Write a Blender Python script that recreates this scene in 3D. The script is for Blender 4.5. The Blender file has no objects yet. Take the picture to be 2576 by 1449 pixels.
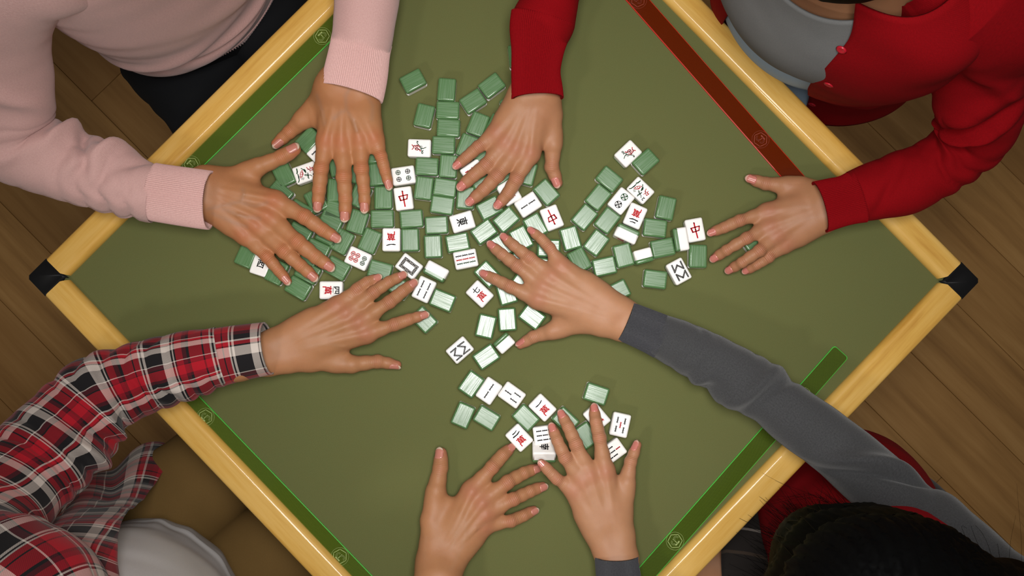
import bpy, bmesh, math, random
import numpy as np
from mathutils import Vector, Matrix

random.seed(7)
rng = np.random.default_rng(7)
SC = bpy.context.scene
COL = SC.collection
PI = math.pi

# ------------------------------------------------------------------ camera
CAM = np.array([-0.00216, -0.07917, 2.20844])
RX, RY, RZ = 0.0456131, -0.0083149, 0.0031334
FPX = 35.0 / 36.0 * 2576.0
def _rot(rx, ry, rz):
    cx, sx, cy, sy, cz, sz = math.cos(rx), math.sin(rx), math.cos(ry), math.sin(ry), math.cos(rz), math.sin(rz)
    X = np.array([[1, 0, 0], [0, cx, -sx], [0, sx, cx]]); Y = np.array([[cy, 0, sy], [0, 1, 0], [-sy, 0, cy]])
    Z = np.array([[cz, -sz, 0], [sz, cz, 0], [0, 0, 1]])
    return Z @ Y @ X
CROT = _rot(RX, RY, RZ)
cd = bpy.data.cameras.new('camera'); cd.lens = 35.0; cd.sensor_width = 36.0; cd.clip_start = 0.05
cam = bpy.data.objects.new('camera', cd); COL.objects.link(cam)
cam.location = CAM; cam.rotation_euler = (RX, RY, RZ)
SC.camera = cam

# ------------------------------------------------------------------ light
w = bpy.data.worlds.new('room_ambient'); SC.world = w; w.use_nodes = True
bg = w.node_tree.nodes['Background']; bg.inputs[0].default_value = (1.0, 0.93, 0.85, 1); bg.inputs[1].default_value = 0.13
def area(name, loc, target, sx, sy, power, color, spread):
    l = bpy.data.lights.new(name, 'AREA'); l.shape = 'RECTANGLE'; l.size = sx; l.size_y = sy
    l.energy = power; l.color = color; l.spread = spread
    o = bpy.data.objects.new(name, l); COL.objects.link(o); o.location = loc
    d = Vector(target) - Vector(loc); o.rotation_euler = d.to_track_quat('-Z', 'Y').to_euler()
    return o
area('ceiling_lamp', (0.042, -0.02, 2.34), (0.042, -0.02, 0.75), 0.50, 0.58, 6.9, (1.0, 0.985, 0.965), math.radians(90))
def spot(name, loc, target, power, ang, rad, color):
    l = bpy.data.lights.new(name, 'SPOT'); l.energy = power; l.spot_size = math.radians(ang); l.spot_blend = 1.0; l.shadow_soft_size = rad; l.color = color
    o = bpy.data.objects.new(name, l); COL.objects.link(o); o.location = loc
    o.rotation_euler = (Vector(target) - Vector(loc)).to_track_quat('-Z', 'Y').to_euler(); return o
spot('left_lamp', (-1.15, -1.35, 2.75), (0.0, -0.05, 0.75), 48.0, 44, 0.14, (1.0, 0.95, 0.89))
spot('right_lamp', (1.35, 1.15, 2.75), (0.02, 0.0, 0.75), 5.0, 42, 0.22, (1.0, 0.95, 0.89))
SC.view_settings.view_transform = 'Standard'; SC.view_settings.look = 'None'
SC.view_settings.exposure = 0.0; SC.view_settings.gamma = 1.0; SC.view_settings.use_curve_mapping = False

# ------------------------------------------------------------------ geometry helpers
def P(px, py, z):
    """the point of the scene at height z that stands at this spot of the photograph"""
    d = CROT @ np.array([(px - 1288.0) / FPX, (724.5 - py) / FPX, -1.0])
    return CAM + d * ((z - CAM[2]) / d[2])
def M2(px, z):
    return px * (CAM[2] - z) / FPX
TZ = 0.75                      # height of the felt

def lin(c):
    c = c / 255.0
    return c / 12.92 if c <= 0.04045 else ((c + 0.055) / 1.055) ** 2.4
def rgb(r, g, b):
    return (lin(r), lin(g), lin(b), 1.0)

def set_props(o, label=None, cat=None, group=None, kind=None):
    if label: o['label'] = label
    if cat: o['category'] = cat
    if group: o['group'] = group
    if kind: o['kind'] = kind
    return o
def link(name, me, parent=None, mats=()):
    o = bpy.data.objects.new(name, me); COL.objects.link(o)
    for m in mats:
        me.materials.append(m)
    if parent is not None: o.parent = parent
    return o
def empty(name, loc=(0, 0, 0)):
    o = bpy.data.objects.new(name, None); COL.objects.link(o); o.location = loc; o.empty_display_size = 0.05
    return o
def mesh_from(name, V, F, smooth=True, uv=None, mat_idx=None, attrs=None):
    me = bpy.data.meshes.new(name)
    V = np.asarray(V, dtype=np.float32)
    if isinstance(F, np.ndarray) and F.ndim == 2:
        n, k = F.shape
        me.vertices.add(len(V)); me.vertices.foreach_set('co', V.ravel())
        me.loops.add(n * k); me.loops.foreach_set('vertex_index', F.astype(np.int32).ravel())
        me.polygons.add(n); me.polygons.foreach_set('loop_start', np.arange(0, n * k, k, dtype=np.int32))
        try: me.polygons.foreach_set('loop_total', np.full(n, k, dtype=np.int32))
        except Exception: pass
        me.update(calc_edges=True)
    else:
        me.from_pydata([tuple(map(float, v)) for v in V], [], [tuple(int(i) for i in f) for f in F]); me.update()
    me.polygons.foreach_set('use_smooth', np.full(len(me.polygons), smooth, dtype=bool))
    if mat_idx is not None:
        me.polygons.foreach_set('material_index', np.asarray(mat_idx, dtype=np.int32))
    if uv is not None:
        lay = me.uv_layers.new(name='UVMap')
        li = np.empty(len(me.loops), dtype=np.int32); me.loops.foreach_get('vertex_index', li)
        lay.data.foreach_set('uv', np.asarray(uv, dtype=np.float32)[li].ravel())
    for k, a in (attrs or {}).items():
        at = me.attributes.new(k, 'FLOAT', 'POINT'); at.data.foreach_set('value', np.asarray(a, dtype=np.float32))
    me.validate()
    return me
def bm_mesh(name, bm, smooth=True):
    me = bpy.data.meshes.new(name); bm.to_mesh(me); bm.free()
    if smooth: me.polygons.foreach_set('use_smooth', np.full(len(me.polygons), True, dtype=bool))
    return me
def flip_out(me):
    bm = bmesh.new(); bm.from_mesh(me); bmesh.ops.recalc_face_normals(bm, faces=bm.faces); bm.to_mesh(me); bm.free()

def catmull(K, n_per):
    """dense samples through the rows of K"""
    K = np.asarray(K, float)
    E = np.vstack([2 * K[0] - K[1], K, 2 * K[-1] - K[-2]])
    out = []
    for i in range(len(K) - 1):
        p0, p1, p2, p3 = E[i], E[i + 1], E[i + 2], E[i + 3]
        n = n_per[i]
        t = np.linspace(0, 1, n, endpoint=False)[:, None]
        out.append(0.5 * ((2 * p1) + (-p0 + p2) * t + (2 * p0 - 5 * p1 + 4 * p2 - p3) * t ** 2 + (-p0 + 3 * p1 - 3 * p2 + p3) * t ** 3))
    out.append(K[-1:])
    return np.vstack(out)
def unit(v):
    return v / np.maximum(np.linalg.norm(v, axis=-1, keepdims=True), 1e-9)

def wob(x, y, seed):
    r = np.random.default_rng(seed); s = 0
    for i in range(6):
        a = r.uniform(0, 2 * PI); f = (0.7, 1.0, 1.4, 1.9, 2.6, 3.4)[i]
        s = s + np.sin(f * (x * math.cos(a) + y * math.sin(a)) * 2 * PI + r.uniform(0, 6.28) + 1.3 * np.sin(f * 2.1 * (y * math.cos(a) - x * math.sin(a)) + i)) / (1 + 0.5 * i)
    return s / 3.0

def tube(secs, M=96, ds=0.004, side=None, disp=None, arc=None, lead=0):
    """cloth tube through sections (px, py, z, half width m, half depth m); side = fixed width direction;
    arc = (start, end) angles per section for an open garment"""
    K = []
    for i, s in enumerate(secs):
        c = P(s[0], s[1], s[2])
        row = list(c) + [s[3], s[4]]
        row += list(arc[i]) if arc else [0, 2 * PI]
        K.append(row)
    K = np.array(K)
    L = np.linalg.norm(np.diff(K[:, :3], axis=0), axis=1)
    D = catmull(K, [max(2, int(l / ds)) for l in L])
    C = D[:, :3]; N = len(C)
    T = unit(np.gradient(C, axis=0))
    k = np.ones(7) / 7
    if N > 20:
        Tp = np.vstack([np.repeat(T[:1], 3, 0), T, np.repeat(T[-1:], 3, 0)])
        T = unit(np.stack([np.convolve(Tp[:, j], k, 'valid') for j in range(3)], 1))
    if side is None:
        S = unit(np.cross(T, np.array([0, 0, 1.0])))
    else:
        S = np.broadcast_to(np.asarray(side, float), T.shape)
        S = unit(S - (S * T).sum(1, keepdims=True) * T)
    U = np.cross(S, T)
    s = np.concatenate([[0], np.cumsum(np.linalg.norm(np.diff(C, axis=0), axis=1))])
    if lead: s = s - s[np.argmin(np.linalg.norm(C - K[lead, :3], axis=1))]
    closed = arc is None
    u = np.linspace(0, 1, M, endpoint=not closed)
    PH = D[:, 5:6] + (D[:, 6:7] - D[:, 5:6]) * u[None, :]
    a, b = D[:, 3:4], D[:, 4:5]
    ca, sa = np.cos(PH), np.sin(PH)
    R = np.stack([a * ca, b * sa], -1)
    nrm = unit(np.stack([ca / np.maximum(a, 1e-4), sa / np.maximum(b, 1e-4)], -1))
    SS = np.repeat(s[:, None], M, 1)
    if disp is not None:
        R = R + nrm * disp(SS, PH, s[-1])[..., None]
    V = C[:, None, :] + R[..., :1] * S[:, None, :] + R[..., 1:] * U[:, None, :]
    rm = 0.5 * (a + b)
    UV = np.stack([SS, PH * rm.mean()], -1).reshape(-1, 2)
    idx = np.arange(N * M).reshape(N, M)
    if closed:
        q = np.stack([idx[:-1], np.roll(idx, -1, 1)[:-1], np.roll(idx, -1, 1)[1:], idx[1:]], -1).reshape(-1, 4)
    else:
        q = np.stack([idx[:-1, :-1], idx[:-1, 1:], idx[1:, 1:], idx[1:, :-1]], -1).reshape(-1, 4)
    return V.reshape(-1, 3), q, UV
def tube_obj(name, parent, mat, secs, solid=0.0, **kw):
    V, q, UV = tube(secs, **kw)
    me = mesh_from(name, V, q, uv=UV)
    flip_out(me)
    o = link(name, me, parent, [mat])
    if solid:
        m = o.modifiers.new('cloth_thickness', 'SOLIDIFY'); m.thickness = solid; m.offset = -1.0
    return o

# ------------------------------------------------------------------ signed-distance bodies -> one continuous mesh
class Body:
    def __init__(self): self.p = []
    def cap(self, a, b, ra, rb, k=0.006): self.p.append((np.asarray(a, float), np.asarray(b, float), ra, rb, k, False))
    def cut(self, a, b, ra, rb, k=0.003): self.p.append((np.asarray(a, float), np.asarray(b, float), ra, rb, k, True))
    def mesh(self, h):
        lo = np.min([np.minimum(p[0] - p[2], p[1] - p[3]) for p in self.p if not p[5]], 0) - 0.006 - 2 * h
        hi = np.max([np.maximum(p[0] + p[2], p[1] + p[3]) for p in self.p if not p[5]], 0) + 0.006 + 2 * h
        n = np.ceil((hi - lo) / h).astype(int) + 1
        F = np.full(n, 1.0, dtype=np.float32)
        ax = [(lo[i] + h * np.arange(n[i])).astype(np.float32) for i in range(3)]
        for a, b, ra, rb, k, neg in self.p:
            pad = max(k, 3 * h) + 0.002
            l = np.minimum(a - ra, b - rb) - pad; u = np.maximum(a + ra, b + rb) + pad
            i0 = np.clip(np.floor((l - lo) / h).astype(int), 0, n - 1); i1 = np.clip(np.ceil((u - lo) / h).astype(int) + 1, 1, n)
            sl = tuple(slice(i0[i], i1[i]) for i in range(3))
            X = ax[0][sl[0]][:, None, None] - a[0]; Y = ax[1][sl[1]][None, :, None] - a[1]; Z = ax[2][sl[2]][None, None, :] - a[2]
            d = b - a; L2 = float(d @ d)
            if L2 < 1e-12:
                D = np.sqrt(X * X + Y * Y + Z * Z) - ra
            else:
                t = np.clip((X * d[0] + Y * d[1] + Z * d[2]) / L2, 0, 1)
                D = np.sqrt((X - t * d[0]) ** 2 + (Y - t * d[1]) ** 2 + (Z - t * d[2]) ** 2) - (ra + (rb - ra) * t)
            G = F[sl]
            if neg:
                D = -D
                hh = np.clip(0.5 - 0.5 * (D - G) / k * -1.0, 0, 1) if False else np.clip(0.5 + 0.5 * (D - G) / k, 0, 1)
                F[sl] = G + (D - G) * hh + k * hh * (1 - hh)
            else:
                hh = np.clip(0.5 + 0.5 * (G - D) / k, 0, 1)
                F[sl] = G + (D - G) * hh - k * hh * (1 - hh)
        return surface_nets(F, lo, h)
def surface_nets(F, lo, h):
    ins = F < 0
    nx, ny, nz = F.shape
    cnt = np.zeros((nx - 1, ny - 1, nz - 1), np.int8)
    offs = [(i, j, k) for i in (0, 1) for j in (0, 1) for k in (0, 1)]
    for (i, j, k) in offs: cnt += ins[i:nx - 1 + i, j:ny - 1 + j, k:nz - 1 + k]
    act = np.argwhere((cnt > 0) & (cnt < 8))
    idm = np.full((nx - 1, ny - 1, nz - 1), -1, np.int32)
    idm[act[:, 0], act[:, 1], act[:, 2]] = np.arange(len(act))
    val = np.stack([F[act[:, 0] + o[0], act[:, 1] + o[1], act[:, 2] + o[2]] for o in offs], 1)
    O = np.array(offs, float)
    acc = np.zeros((len(act), 3)); num = np.zeros((len(act), 1))
    for e0 in range(8):
        for e1 in range(e0 + 1, 8):
            if np.abs(O[e0] - O[e1]).sum() != 1: continue
            v0, v1 = val[:, e0], val[:, e1]
            m = (v0 < 0) != (v1 < 0)
            t = np.where(m, v0 / np.where(np.abs(v0 - v1) < 1e-12, 1, v0 - v1), 0)
            acc += np.where(m[:, None], O[e0] + t[:, None] * (O[e1] - O[e0]), 0); num += m[:, None]
    V = lo + h * (act + acc / np.maximum(num, 1))
    Q = []
    for axn in range(3):
        a0 = [slice(1, -1)] * 3; a1 = [slice(1, -1)] * 3
        a0[axn] = slice(0, -1); a1[axn] = slice(1, None)
        s0 = ins[tuple(a0)]; s1 = ins[tuple(a1)]
        e = np.argwhere(s0 != s1)
        sg = s0[e[:, 0], e[:, 1], e[:, 2]]
        base = e + 1; base[:, axn] -= 1
        b, c = [(1, 2), (2, 0), (0, 1)][axn]
        def cell(db, dc):
            q = base.copy(); q[:, b] += db; q[:, c] += dc
            return idm[q[:, 0], q[:, 1], q[:, 2]]
        q = np.stack([cell(-1, -1), cell(0, -1), cell(0, 0), cell(-1, 0)], 1)
        q[~sg] = q[~sg][:, ::-1]
        Q.append(q)
    Q = np.vstack(Q)
    return V, Q[(Q >= 0).all(1)]

# ------------------------------------------------------------------ materials
class NB:
    def __init__(self, name):
        self.m = bpy.data.materials.new(name); self.m.use_nodes = True
        self.t = self.m.node_tree; self.b = self.t.nodes['Principled BSDF']
    def n(self, typ, **kw):
        x = self.t.nodes.new(typ)
        for k, v in kw.items(): setattr(x, k, v)
        return x
    def l(self, a, b): self.t.links.new(a, b)
    def set(self, **kw):
        for k, v in kw.items(): self.b.inputs[k.replace('_', ' ')].default_value = v
        return self
    def coord(self, kind='Object', scale=(1, 1, 1), rot=(0, 0, 0)):
        if kind == 'UV': c = self.n('ShaderNodeUVMap').outputs[0]
        else: c = self.n('ShaderNodeTexCoord').outputs[kind]
        mp = self.n('ShaderNodeMapping'); mp.inputs['Scale'].default_value = scale; mp.inputs['Rotation'].default_value = rot
        self.l(c, mp.inputs['Vector']); return mp.outputs[0]
    def noise(self, vec, scale, detail=3, rough=0.55):
        x = self.n('ShaderNodeTexNoise'); x.inputs['Scale'].default_value = scale; x.inputs['Detail'].default_value = detail
        x.inputs['Roughness'].default_value = rough
        self.l(vec, x.inputs['Vector']); return x.outputs['Fac']
    def ramp(self, fac, stops, interp='LINEAR'):
        r = self.n('ShaderNodeValToRGB'); e = r.color_ramp; e.interpolation = interp
        e.elements[0].position, e.elements[0].color = stops[0]; e.elements[1].position, e.elements[1].color = stops[-1]
        for p, c in stops[1:-1]:
            q = e.elements.new(p); q.color = c
        self.l(fac, r.inputs[0]); return r.outputs[0]
    def math(self, op, a, b=None, c=None):
        x = self.n('ShaderNodeMath', operation=op)
        for i, v in enumerate((a, b, c)):
            if v is None: continue
            if isinstance(v, (int, float)): x.inputs[i].default_value = v
            else: self.l(v, x.inputs[i])
        return x.outputs[0]
    def mix(self, fac, a, b, mode='MIX'):
        x = self.n('ShaderNodeMix', data_type='RGBA', blend_type=mode)
        for i, v in ((0, fac), (6, a), (7, b)):
            if isinstance(v, (int, float, tuple)): x.inputs[i].default_value = v
            else: self.l(v, x.inputs[i])
        return x.outputs[2]
    def bump(self, h, strength, dist=0.001):
        x = self.n('ShaderNodeBump'); x.inputs['Strength'].default_value = strength; x.inputs['Distance'].default_value = dist
        self.l(h, x.inputs['Height']); self.l(x.outputs[0], self.b.inputs['Normal']); return self
    def color(self, c): self.l(c, self.b.inputs['Base Color']); return self

def m_plain(name, col, rough=0.6, spec=0.5, **kw):
    return NB(name).set(Base_Color=col, Roughness=rough, Specular_IOR_Level=spec, **kw).m

def m_felt():
    q = NB('olive_felt'); v = q.coord('Object')
    f = q.noise(v, 1500, 2); g = q.noise(v, 60, 4); h = q.noise(v, 5, 3)
    c = q.mix(f, rgb(68, 70, 36), rgb(118, 121, 76)); c = q.mix(q.math('MULTIPLY', g, 0.35), c, rgb(104, 96, 56))
    c = q.mix(q.math('MULTIPLY', h, 0.3), c, rgb(86, 98, 56))
    q.color(c).set(Roughness=0.95, Specular_IOR_Level=0.12, Sheen_Weight=0.15); q.bump(f, 0.3, 0.0008); return q.m
def m_rim():
    q = NB('varnished_yellow_wood'); v = q.coord('UV', (2.2, 26, 26))
    f = q.noise(v, 2.0, 5, 0.6); v2 = q.coord('UV', (6, 240, 240)); g = q.noise(v2, 1.0, 3)
    c = q.ramp(f, [(0.28, rgb(188, 136, 54)), (0.45, rgb(214, 168, 80)), (0.58, rgb(222, 180, 98)), (0.75, rgb(206, 158, 70))])
    c = q.mix(q.math('MULTIPLY', g, 0.35), c, rgb(188, 134, 52))
    q.color(c).set(Roughness=0.5, Specular_IOR_Level=0.25, Coat_Weight=0.5, Coat_Roughness=0.06); return q.m
def m_floor():
    q = NB('laminate_plank'); v = q.coord('Object', (1.6, 22, 22)); oi = q.n('ShaderNodeObjectInfo').outputs['Random']
    add = q.n('ShaderNodeVectorMath', operation='ADD'); q.l(v, add.inputs[0])
    cmb = q.n('ShaderNodeCombineXYZ'); q.l(q.math('MULTIPLY', oi, 37.0), cmb.inputs[0]); q.l(q.math('MULTIPLY', oi, 91.0), cmb.inputs[1]); q.l(cmb.outputs[0], add.inputs[1])
    f = q.noise(add.outputs[0], 1.3, 6, 0.62)
    c = q.ramp(f, [(0.25, rgb(132, 94, 48)), (0.5, rgb(164, 122, 68)), (0.72, rgb(182, 140, 84))])
    c = q.mix(q.math('MULTIPLY', oi, 0.62), c, rgb(128, 88, 42)); q.color(c).set(Roughness=0.5, Specular_IOR_Level=0.35); return q.m
def m_back():
    q = NB('green_tile_resin'); v = q.coord('Object', (620, 10, 300)); f = q.noise(v, 1.0, 4, 0.7)
    g = q.noise(q.coord('Object'), 60, 2); oi = q.n('ShaderNodeObjectInfo').outputs['Random']
    c = q.mix(q.math('MULTIPLY', f, 0.3), rgb(80, 116, 72), rgb(98, 132, 88)); c = q.mix(q.math('MULTIPLY', oi, 0.35), c, rgb(82, 122, 74))
    q.color(c).set(Specular_IOR_Level=0.6, IOR=1.5)
    r = q.ramp(f, [(0.34, (0.10, 0.10, 0.10, 1)), (0.62, (0.40, 0.40, 0.40, 1))]); q.l(r, q.b.inputs['Roughness'])
    q.bump(q.math('ADD', f, q.math('MULTIPLY', g, 0.6)), 0.10, 0.0002); return q.m
def m_ivory():
    q = NB('ivory_tile_resin'); g = q.noise(q.coord('Object'), 90, 2)
    q.color(q.mix(g, rgb(235, 232, 227), rgb(242, 239, 235))).set(Roughness=0.3, Specular_IOR_Level=0.4, Subsurface_Weight=0.06, Subsurface_Radius=(0.004, 0.003, 0.002), Subsurface_Scale=0.3); return q.m
def m_acrylic(name, body, glow):
    """tinted see-through acrylic: light passes through once tinted, gloss on top"""
    q = NB(name); t = q.n('ShaderNodeBsdfTransparent'); t.inputs[0].default_value = body
    d = q.n('ShaderNodeBsdfDiffuse'); d.inputs[0].default_value = glow
    mx = q.n('ShaderNodeMixShader'); mx.inputs[0].default_value = 0.25; q.l(t.outputs[0], mx.inputs[1]); q.l(d.outputs[0], mx.inputs[2])
    gl = q.n('ShaderNodeBsdfGlossy'); gl.inputs['Roughness'].default_value = 0.12
    fr = q.n('ShaderNodeFresnel'); fr.inputs[0].default_value = 1.45
    m2 = q.n('ShaderNodeMixShader'); q.l(fr.outputs[0], m2.inputs[0]); q.l(mx.outputs[0], m2.inputs[1]); q.l(gl.outputs[0], m2.inputs[2])
    q.l(m2.outputs[0], q.t.nodes['Material Output'].inputs['Surface']); return q.m
def m_skin(name, base, red, vein):
    q = NB(name)
    at = lambda a: q.n('ShaderNodeAttribute', attribute_name=a).outputs['Fac']
    v = q.coord('Object'); f = q.noise(v, 90, 4); g = q.noise(v, 700, 2); h = q.noise(v, 22, 3)
    c = q.mix(f, base, tuple(x * 0.86 for x in base[:3]) + (1,))
    c = q.mix(q.math('MULTIPLY', h, 0.25), c, red)
    c = q.mix(q.math('MULTIPLY', at('redness'), 0.75), c, red)
    c = q.mix(q.math('MULTIPLY', at('vein'), 0.4), c, vein)
    fold = q.math('MULTIPLY', at('fold'), q.math('SINE', q.math('MULTIPLY', at('axial'), 2 * PI / 0.0024)))
    hgt = q.math('ADD', q.math('MULTIPLY', g, 0.5), q.math('MULTIPLY', fold, 0.9))
    q.color(c).set(Roughness=0.5, Specular_IOR_Level=0.3, Subsurface_Weight=0.12, Subsurface_Radius=(0.010, 0.004, 0.002), Subsurface_Scale=0.35)
    q.bump(hgt, 0.35, 0.0008); return q.m
def m_nail(name, bed, tip):
    q = NB(name); u = q.n('ShaderNodeSeparateXYZ'); q.l(q.coord('UV'), u.inputs[0])
    c = q.ramp(u.outputs[0], [(0.0, tuple(x * 1.1 for x in bed[:3]) + (1,)), (0.16, bed), (0.80, bed), (0.86, tip), (1.0, tip)])
    q.color(c).set(Roughness=0.22, Specular_IOR_Level=0.6); return q.m
def m_knit(name, c0, c1, scale=0.0016, bump=0.35, fuzz=0.25, rough=0.9):
    """fine knitted cloth: rows of small stitches across the arm's length"""
    q = NB(name); uv = q.coord('UV')
    sep = q.n('ShaderNodeSeparateXYZ'); q.l(uv, sep.inputs[0])
    a = q.math('SINE', q.math('MULTIPLY', q.math('ADD', sep.outputs[0], q.math('MULTIPLY', sep.outputs[1], 0.6)), 2 * PI / scale))
    b = q.math('SINE', q.math('MULTIPLY', q.math('SUBTRACT', sep.outputs[1], q.math('MULTIPLY', sep.outputs[0], 0.25)), 2 * PI / (scale * 1.3)))
    k = q.math('MULTIPLY_ADD', q.math('MULTIPLY', a, b), 0.5, 0.5)
    f = q.noise(uv, 420, 4, 0.7); g = q.noise(q.coord('Object'), 14, 3)
    f2 = q.ramp(f, [(0.3, (0, 0, 0, 1)), (0.7, (1, 1, 1, 1))]); c = q.mix(q.math('MULTIPLY_ADD', k, 0.45, q.math('MULTIPLY', f2, 0.55)), c0, c1)
    c = q.mix(q.math('MULTIPLY', g, 0.3), c, c0)
    q.color(c).set(Roughness=rough, Specular_IOR_Level=0.12, Sheen_Weight=fuzz, Sheen_Roughness=0.5)
    q.bump(q.math('ADD', k, q.math('MULTIPLY', f, 0.8)), bump, 0.0006); return q.m
def m_weave(name, c0, c1, rough=0.9, bump=0.2):
    q = NB(name); f = q.noise(q.coord('Object'), 800, 2); g = q.noise(q.coord('Object'), 12, 4)
    c = q.mix(q.math('MULTIPLY_ADD', f, 0.5, q.math('MULTIPLY', g, 0.5)), c0, c1)
    q.color(c).set(Roughness=rough, Specular_IOR_Level=0.15); q.bump(f, bump, 0.0006); return q.m
def m_plaid(name, per, ustops, vstops, dim=1.0):
    q = NB(name); sep = q.n('ShaderNodeSeparateXYZ'); q.l(q.coord('UV'), sep.inputs[0])
    def band(x, stops): return q.ramp(q.math('FRACT', q.math('MULTIPLY', x, 1.0 / per)), stops, 'CONSTANT')
    a = band(sep.outputs[0], ustops); b = band(sep.outputs[1], vstops)
    tw = q.math('FRACT', q.math('MULTIPLY', q.math('ADD', sep.outputs[0], sep.outputs[1]), 1 / 0.0021))
    tw = q.math('MULTIPLY_ADD', q.math('GREATER_THAN', tw, 0.5), 0.16, 0.42)
    c = q.mix(tw, a, b); f = q.noise(q.coord('UV'), 900, 2)
    c = q.mix(q.math('MULTIPLY', f, 0.25), c, (0.02, 0.02, 0.02, 1))
    q.color(c).set(Roughness=0.88, Specular_IOR_Level=0.15, Sheen_Weight=0.1); q.bump(f, 0.25, 0.0005); return q.m

FELT = m_felt(); RIM = m_rim(); FLOOR = m_floor(); BACK = m_back(); IVORY = m_ivory()
BLACKPL = m_plain('black_corner_plastic', rgb(22, 22, 23), 0.55, 0.3)
INK_K = m_plain('black_tile_paint', rgb(22, 21, 21), 0.5, 0.12); INK_R = m_plain('red_tile_paint', rgb(178, 16, 26), 0.5, 0.12)
INK_G = m_plain('green_tile_paint', rgb(30, 70, 40), 0.5, 0.12); INK_W = m_plain('white_tile_paint', rgb(226, 220, 212), 0.4)
INKS = [INK_K, INK_R, INK_G, INK_W]
ACR_G = m_acrylic('green_acrylic', (0.84, 0.93, 0.52, 1), rgb(116, 140, 52)); ACR_R = m_acrylic('red_acrylic', (0.78, 0.30, 0.15, 1), rgb(158, 62, 20))
EDGE_G = m_plain('bright_green_acrylic_edge', rgb(76, 176, 66), 0.25); EDGE_R = m_plain('bright_red_acrylic_edge', rgb(190, 36, 20), 0.25)
ENG_G = m_plain('engraved_pale_green', rgb(150, 166, 96), 0.4); ENG_R = m_plain('engraved_pale_red', rgb(134, 52, 30), 0.4)

# ------------------------------------------------------------------ floor
floor = empty('floor', (0, 0, 0)); set_props(floor, 'brown wooden plank floor under the table', kind='structure')
def box_bm(sx, sy, sz, bev=0.0, seg=2):
    bm = bmesh.new(); bmesh.ops.create_cube(bm, size=1.0); bmesh.ops.scale(bm, vec=(sx, sy, sz), verts=bm.verts)
    if bev: bmesh.ops.bevel(bm, geom=bm.edges[:], offset=bev, segments=seg, profile=0.5, affect='EDGES')
    return bm
PW, PL = 0.150, 1.30
pm = bm_mesh('plank', box_bm(PL - 0.0007, PW - 0.0007, 0.006, 0.0010, 1), False); pm.materials.append(FLOOR)
sub = bm_mesh('underlay', box_bm(5.9, 5.9, 0.004), False)
o = link('underlay', sub, floor, [m_plain('dark_underlay', rgb(40, 26, 14), 0.9)]); o.location = (0, 0, -0.009); o.rotation_euler = (0, 0, -PI / 4)
ca, sa = math.cos(-PI / 4), math.sin(-PI / 4)
for r in range(-21, 22):
    off = ((r * 0.37) % 1.0) * PL
    for c in range(-3, 4):
        x = c * PL + off - 0.65; y = r * PW + 0.03
        if abs(x) > 2.3 or abs(y) > 2.95: continue
        p = bpy.data.objects.new('plank', pm); COL.objects.link(p); p.parent = floor
        p.location = (x * ca - y * sa, x * sa + y * ca, -0.003); p.rotation_euler = (0, 0, -PI / 4)

# ------------------------------------------------------------------ table
HX, HY = 0.7071 * (1 - 0.01298) * 0.9935, 0.7071 * (1 + 0.01298) * 0.9935
RW, RIMZ, RIMT = 0.0395, 0.757, 0.055
table = empty('mahjong_table', (0, 0, 0))
set_props(table, 'square games table with olive felt top, yellow wood rim and black corner caps', 'table')
corners = [np.array([-HX, 0.0]), np.array([0.0, HY]), np.array([HX, 0.0]), np.array([0.0, -HY])]
def inner(i, w):
    c = corners[i]; return c * (1 - w * math.sqrt(2) / np.linalg.norm(c))
V = [tuple(inner(i, 0.03)) + (TZ,) for i in range(4)] + [tuple(inner(i, 0.03)) + (TZ - 0.02,) for i in range(4)]
me = mesh_from('felt_top', V, [(3, 2, 1, 0), (4, 5, 6, 7)] + [(i, (i + 1) % 4, 4 + (i + 1) % 4, 4 + i) for i in range(4)], False)
flip_out(me); link('felt_top', me, table, [FELT])
# rim profile, u from the outer edge inwards, z from the rim's top
prof = [(0.0, -RIMT), (0.0, -0.005), (0.0008, -0.0022), (0.003, -0.0006), (0.006, 0.0), (0.012, 0.0), (0.0284, 0.0), (0.029, 0.0)]
for t in np.linspace(0, 1, 13)[1:]:
    prof.append((0.029 + (RW - 0.029) * math.sin(t * PI / 2), -0.0115 * (1 - math.cos(t * PI / 2))))
prof += [(RW, -RIMT)]
CAPW = 0.0375
for i in range(4):
    a, b = corners[i], corners[(i + 1) % 4]; d = (b - a) / np.linalg.norm(b - a); n = np.array([d[1], -d[0]])
    if n @ (-(a + b)) < 0: n = -n
    L = np.linalg.norm(b - a); ss = np.linspace(CAPW, L - CAPW, 24); V = []; UV = []
    for j, s in enumerate(ss):
        for u, z in prof:
            s2 = s
            if j in (0, len(ss) - 1): s2 = s + (1 if j == 0 else -1) * max(0.0, (u - 0.030)) * 0.55   # the ends curve round the cap
            q = a + d * s2 + n * u; V.append((q[0], q[1], RIMZ + 0.0055 + z)); UV.append((s + i * 1.7, u))
    k = len(prof); F = []
    for j in range(len(ss) - 1):
        for m in range(k): F.append((j * k + m, j * k + (m + 1) % k, (j + 1) * k + (m + 1) % k, (j + 1) * k + m))
    F += [tuple(range(k)), tuple((len(ss) - 1) * k + m for m in reversed(range(k)))]
    me = mesh_from('frame_rail', V, F, True, UV); flip_out(me); r = link('frame_rail', me, table, [RIM])
    try: me.set_sharp_from_angle(angle=math.radians(50))
    except Exception: pass
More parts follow.
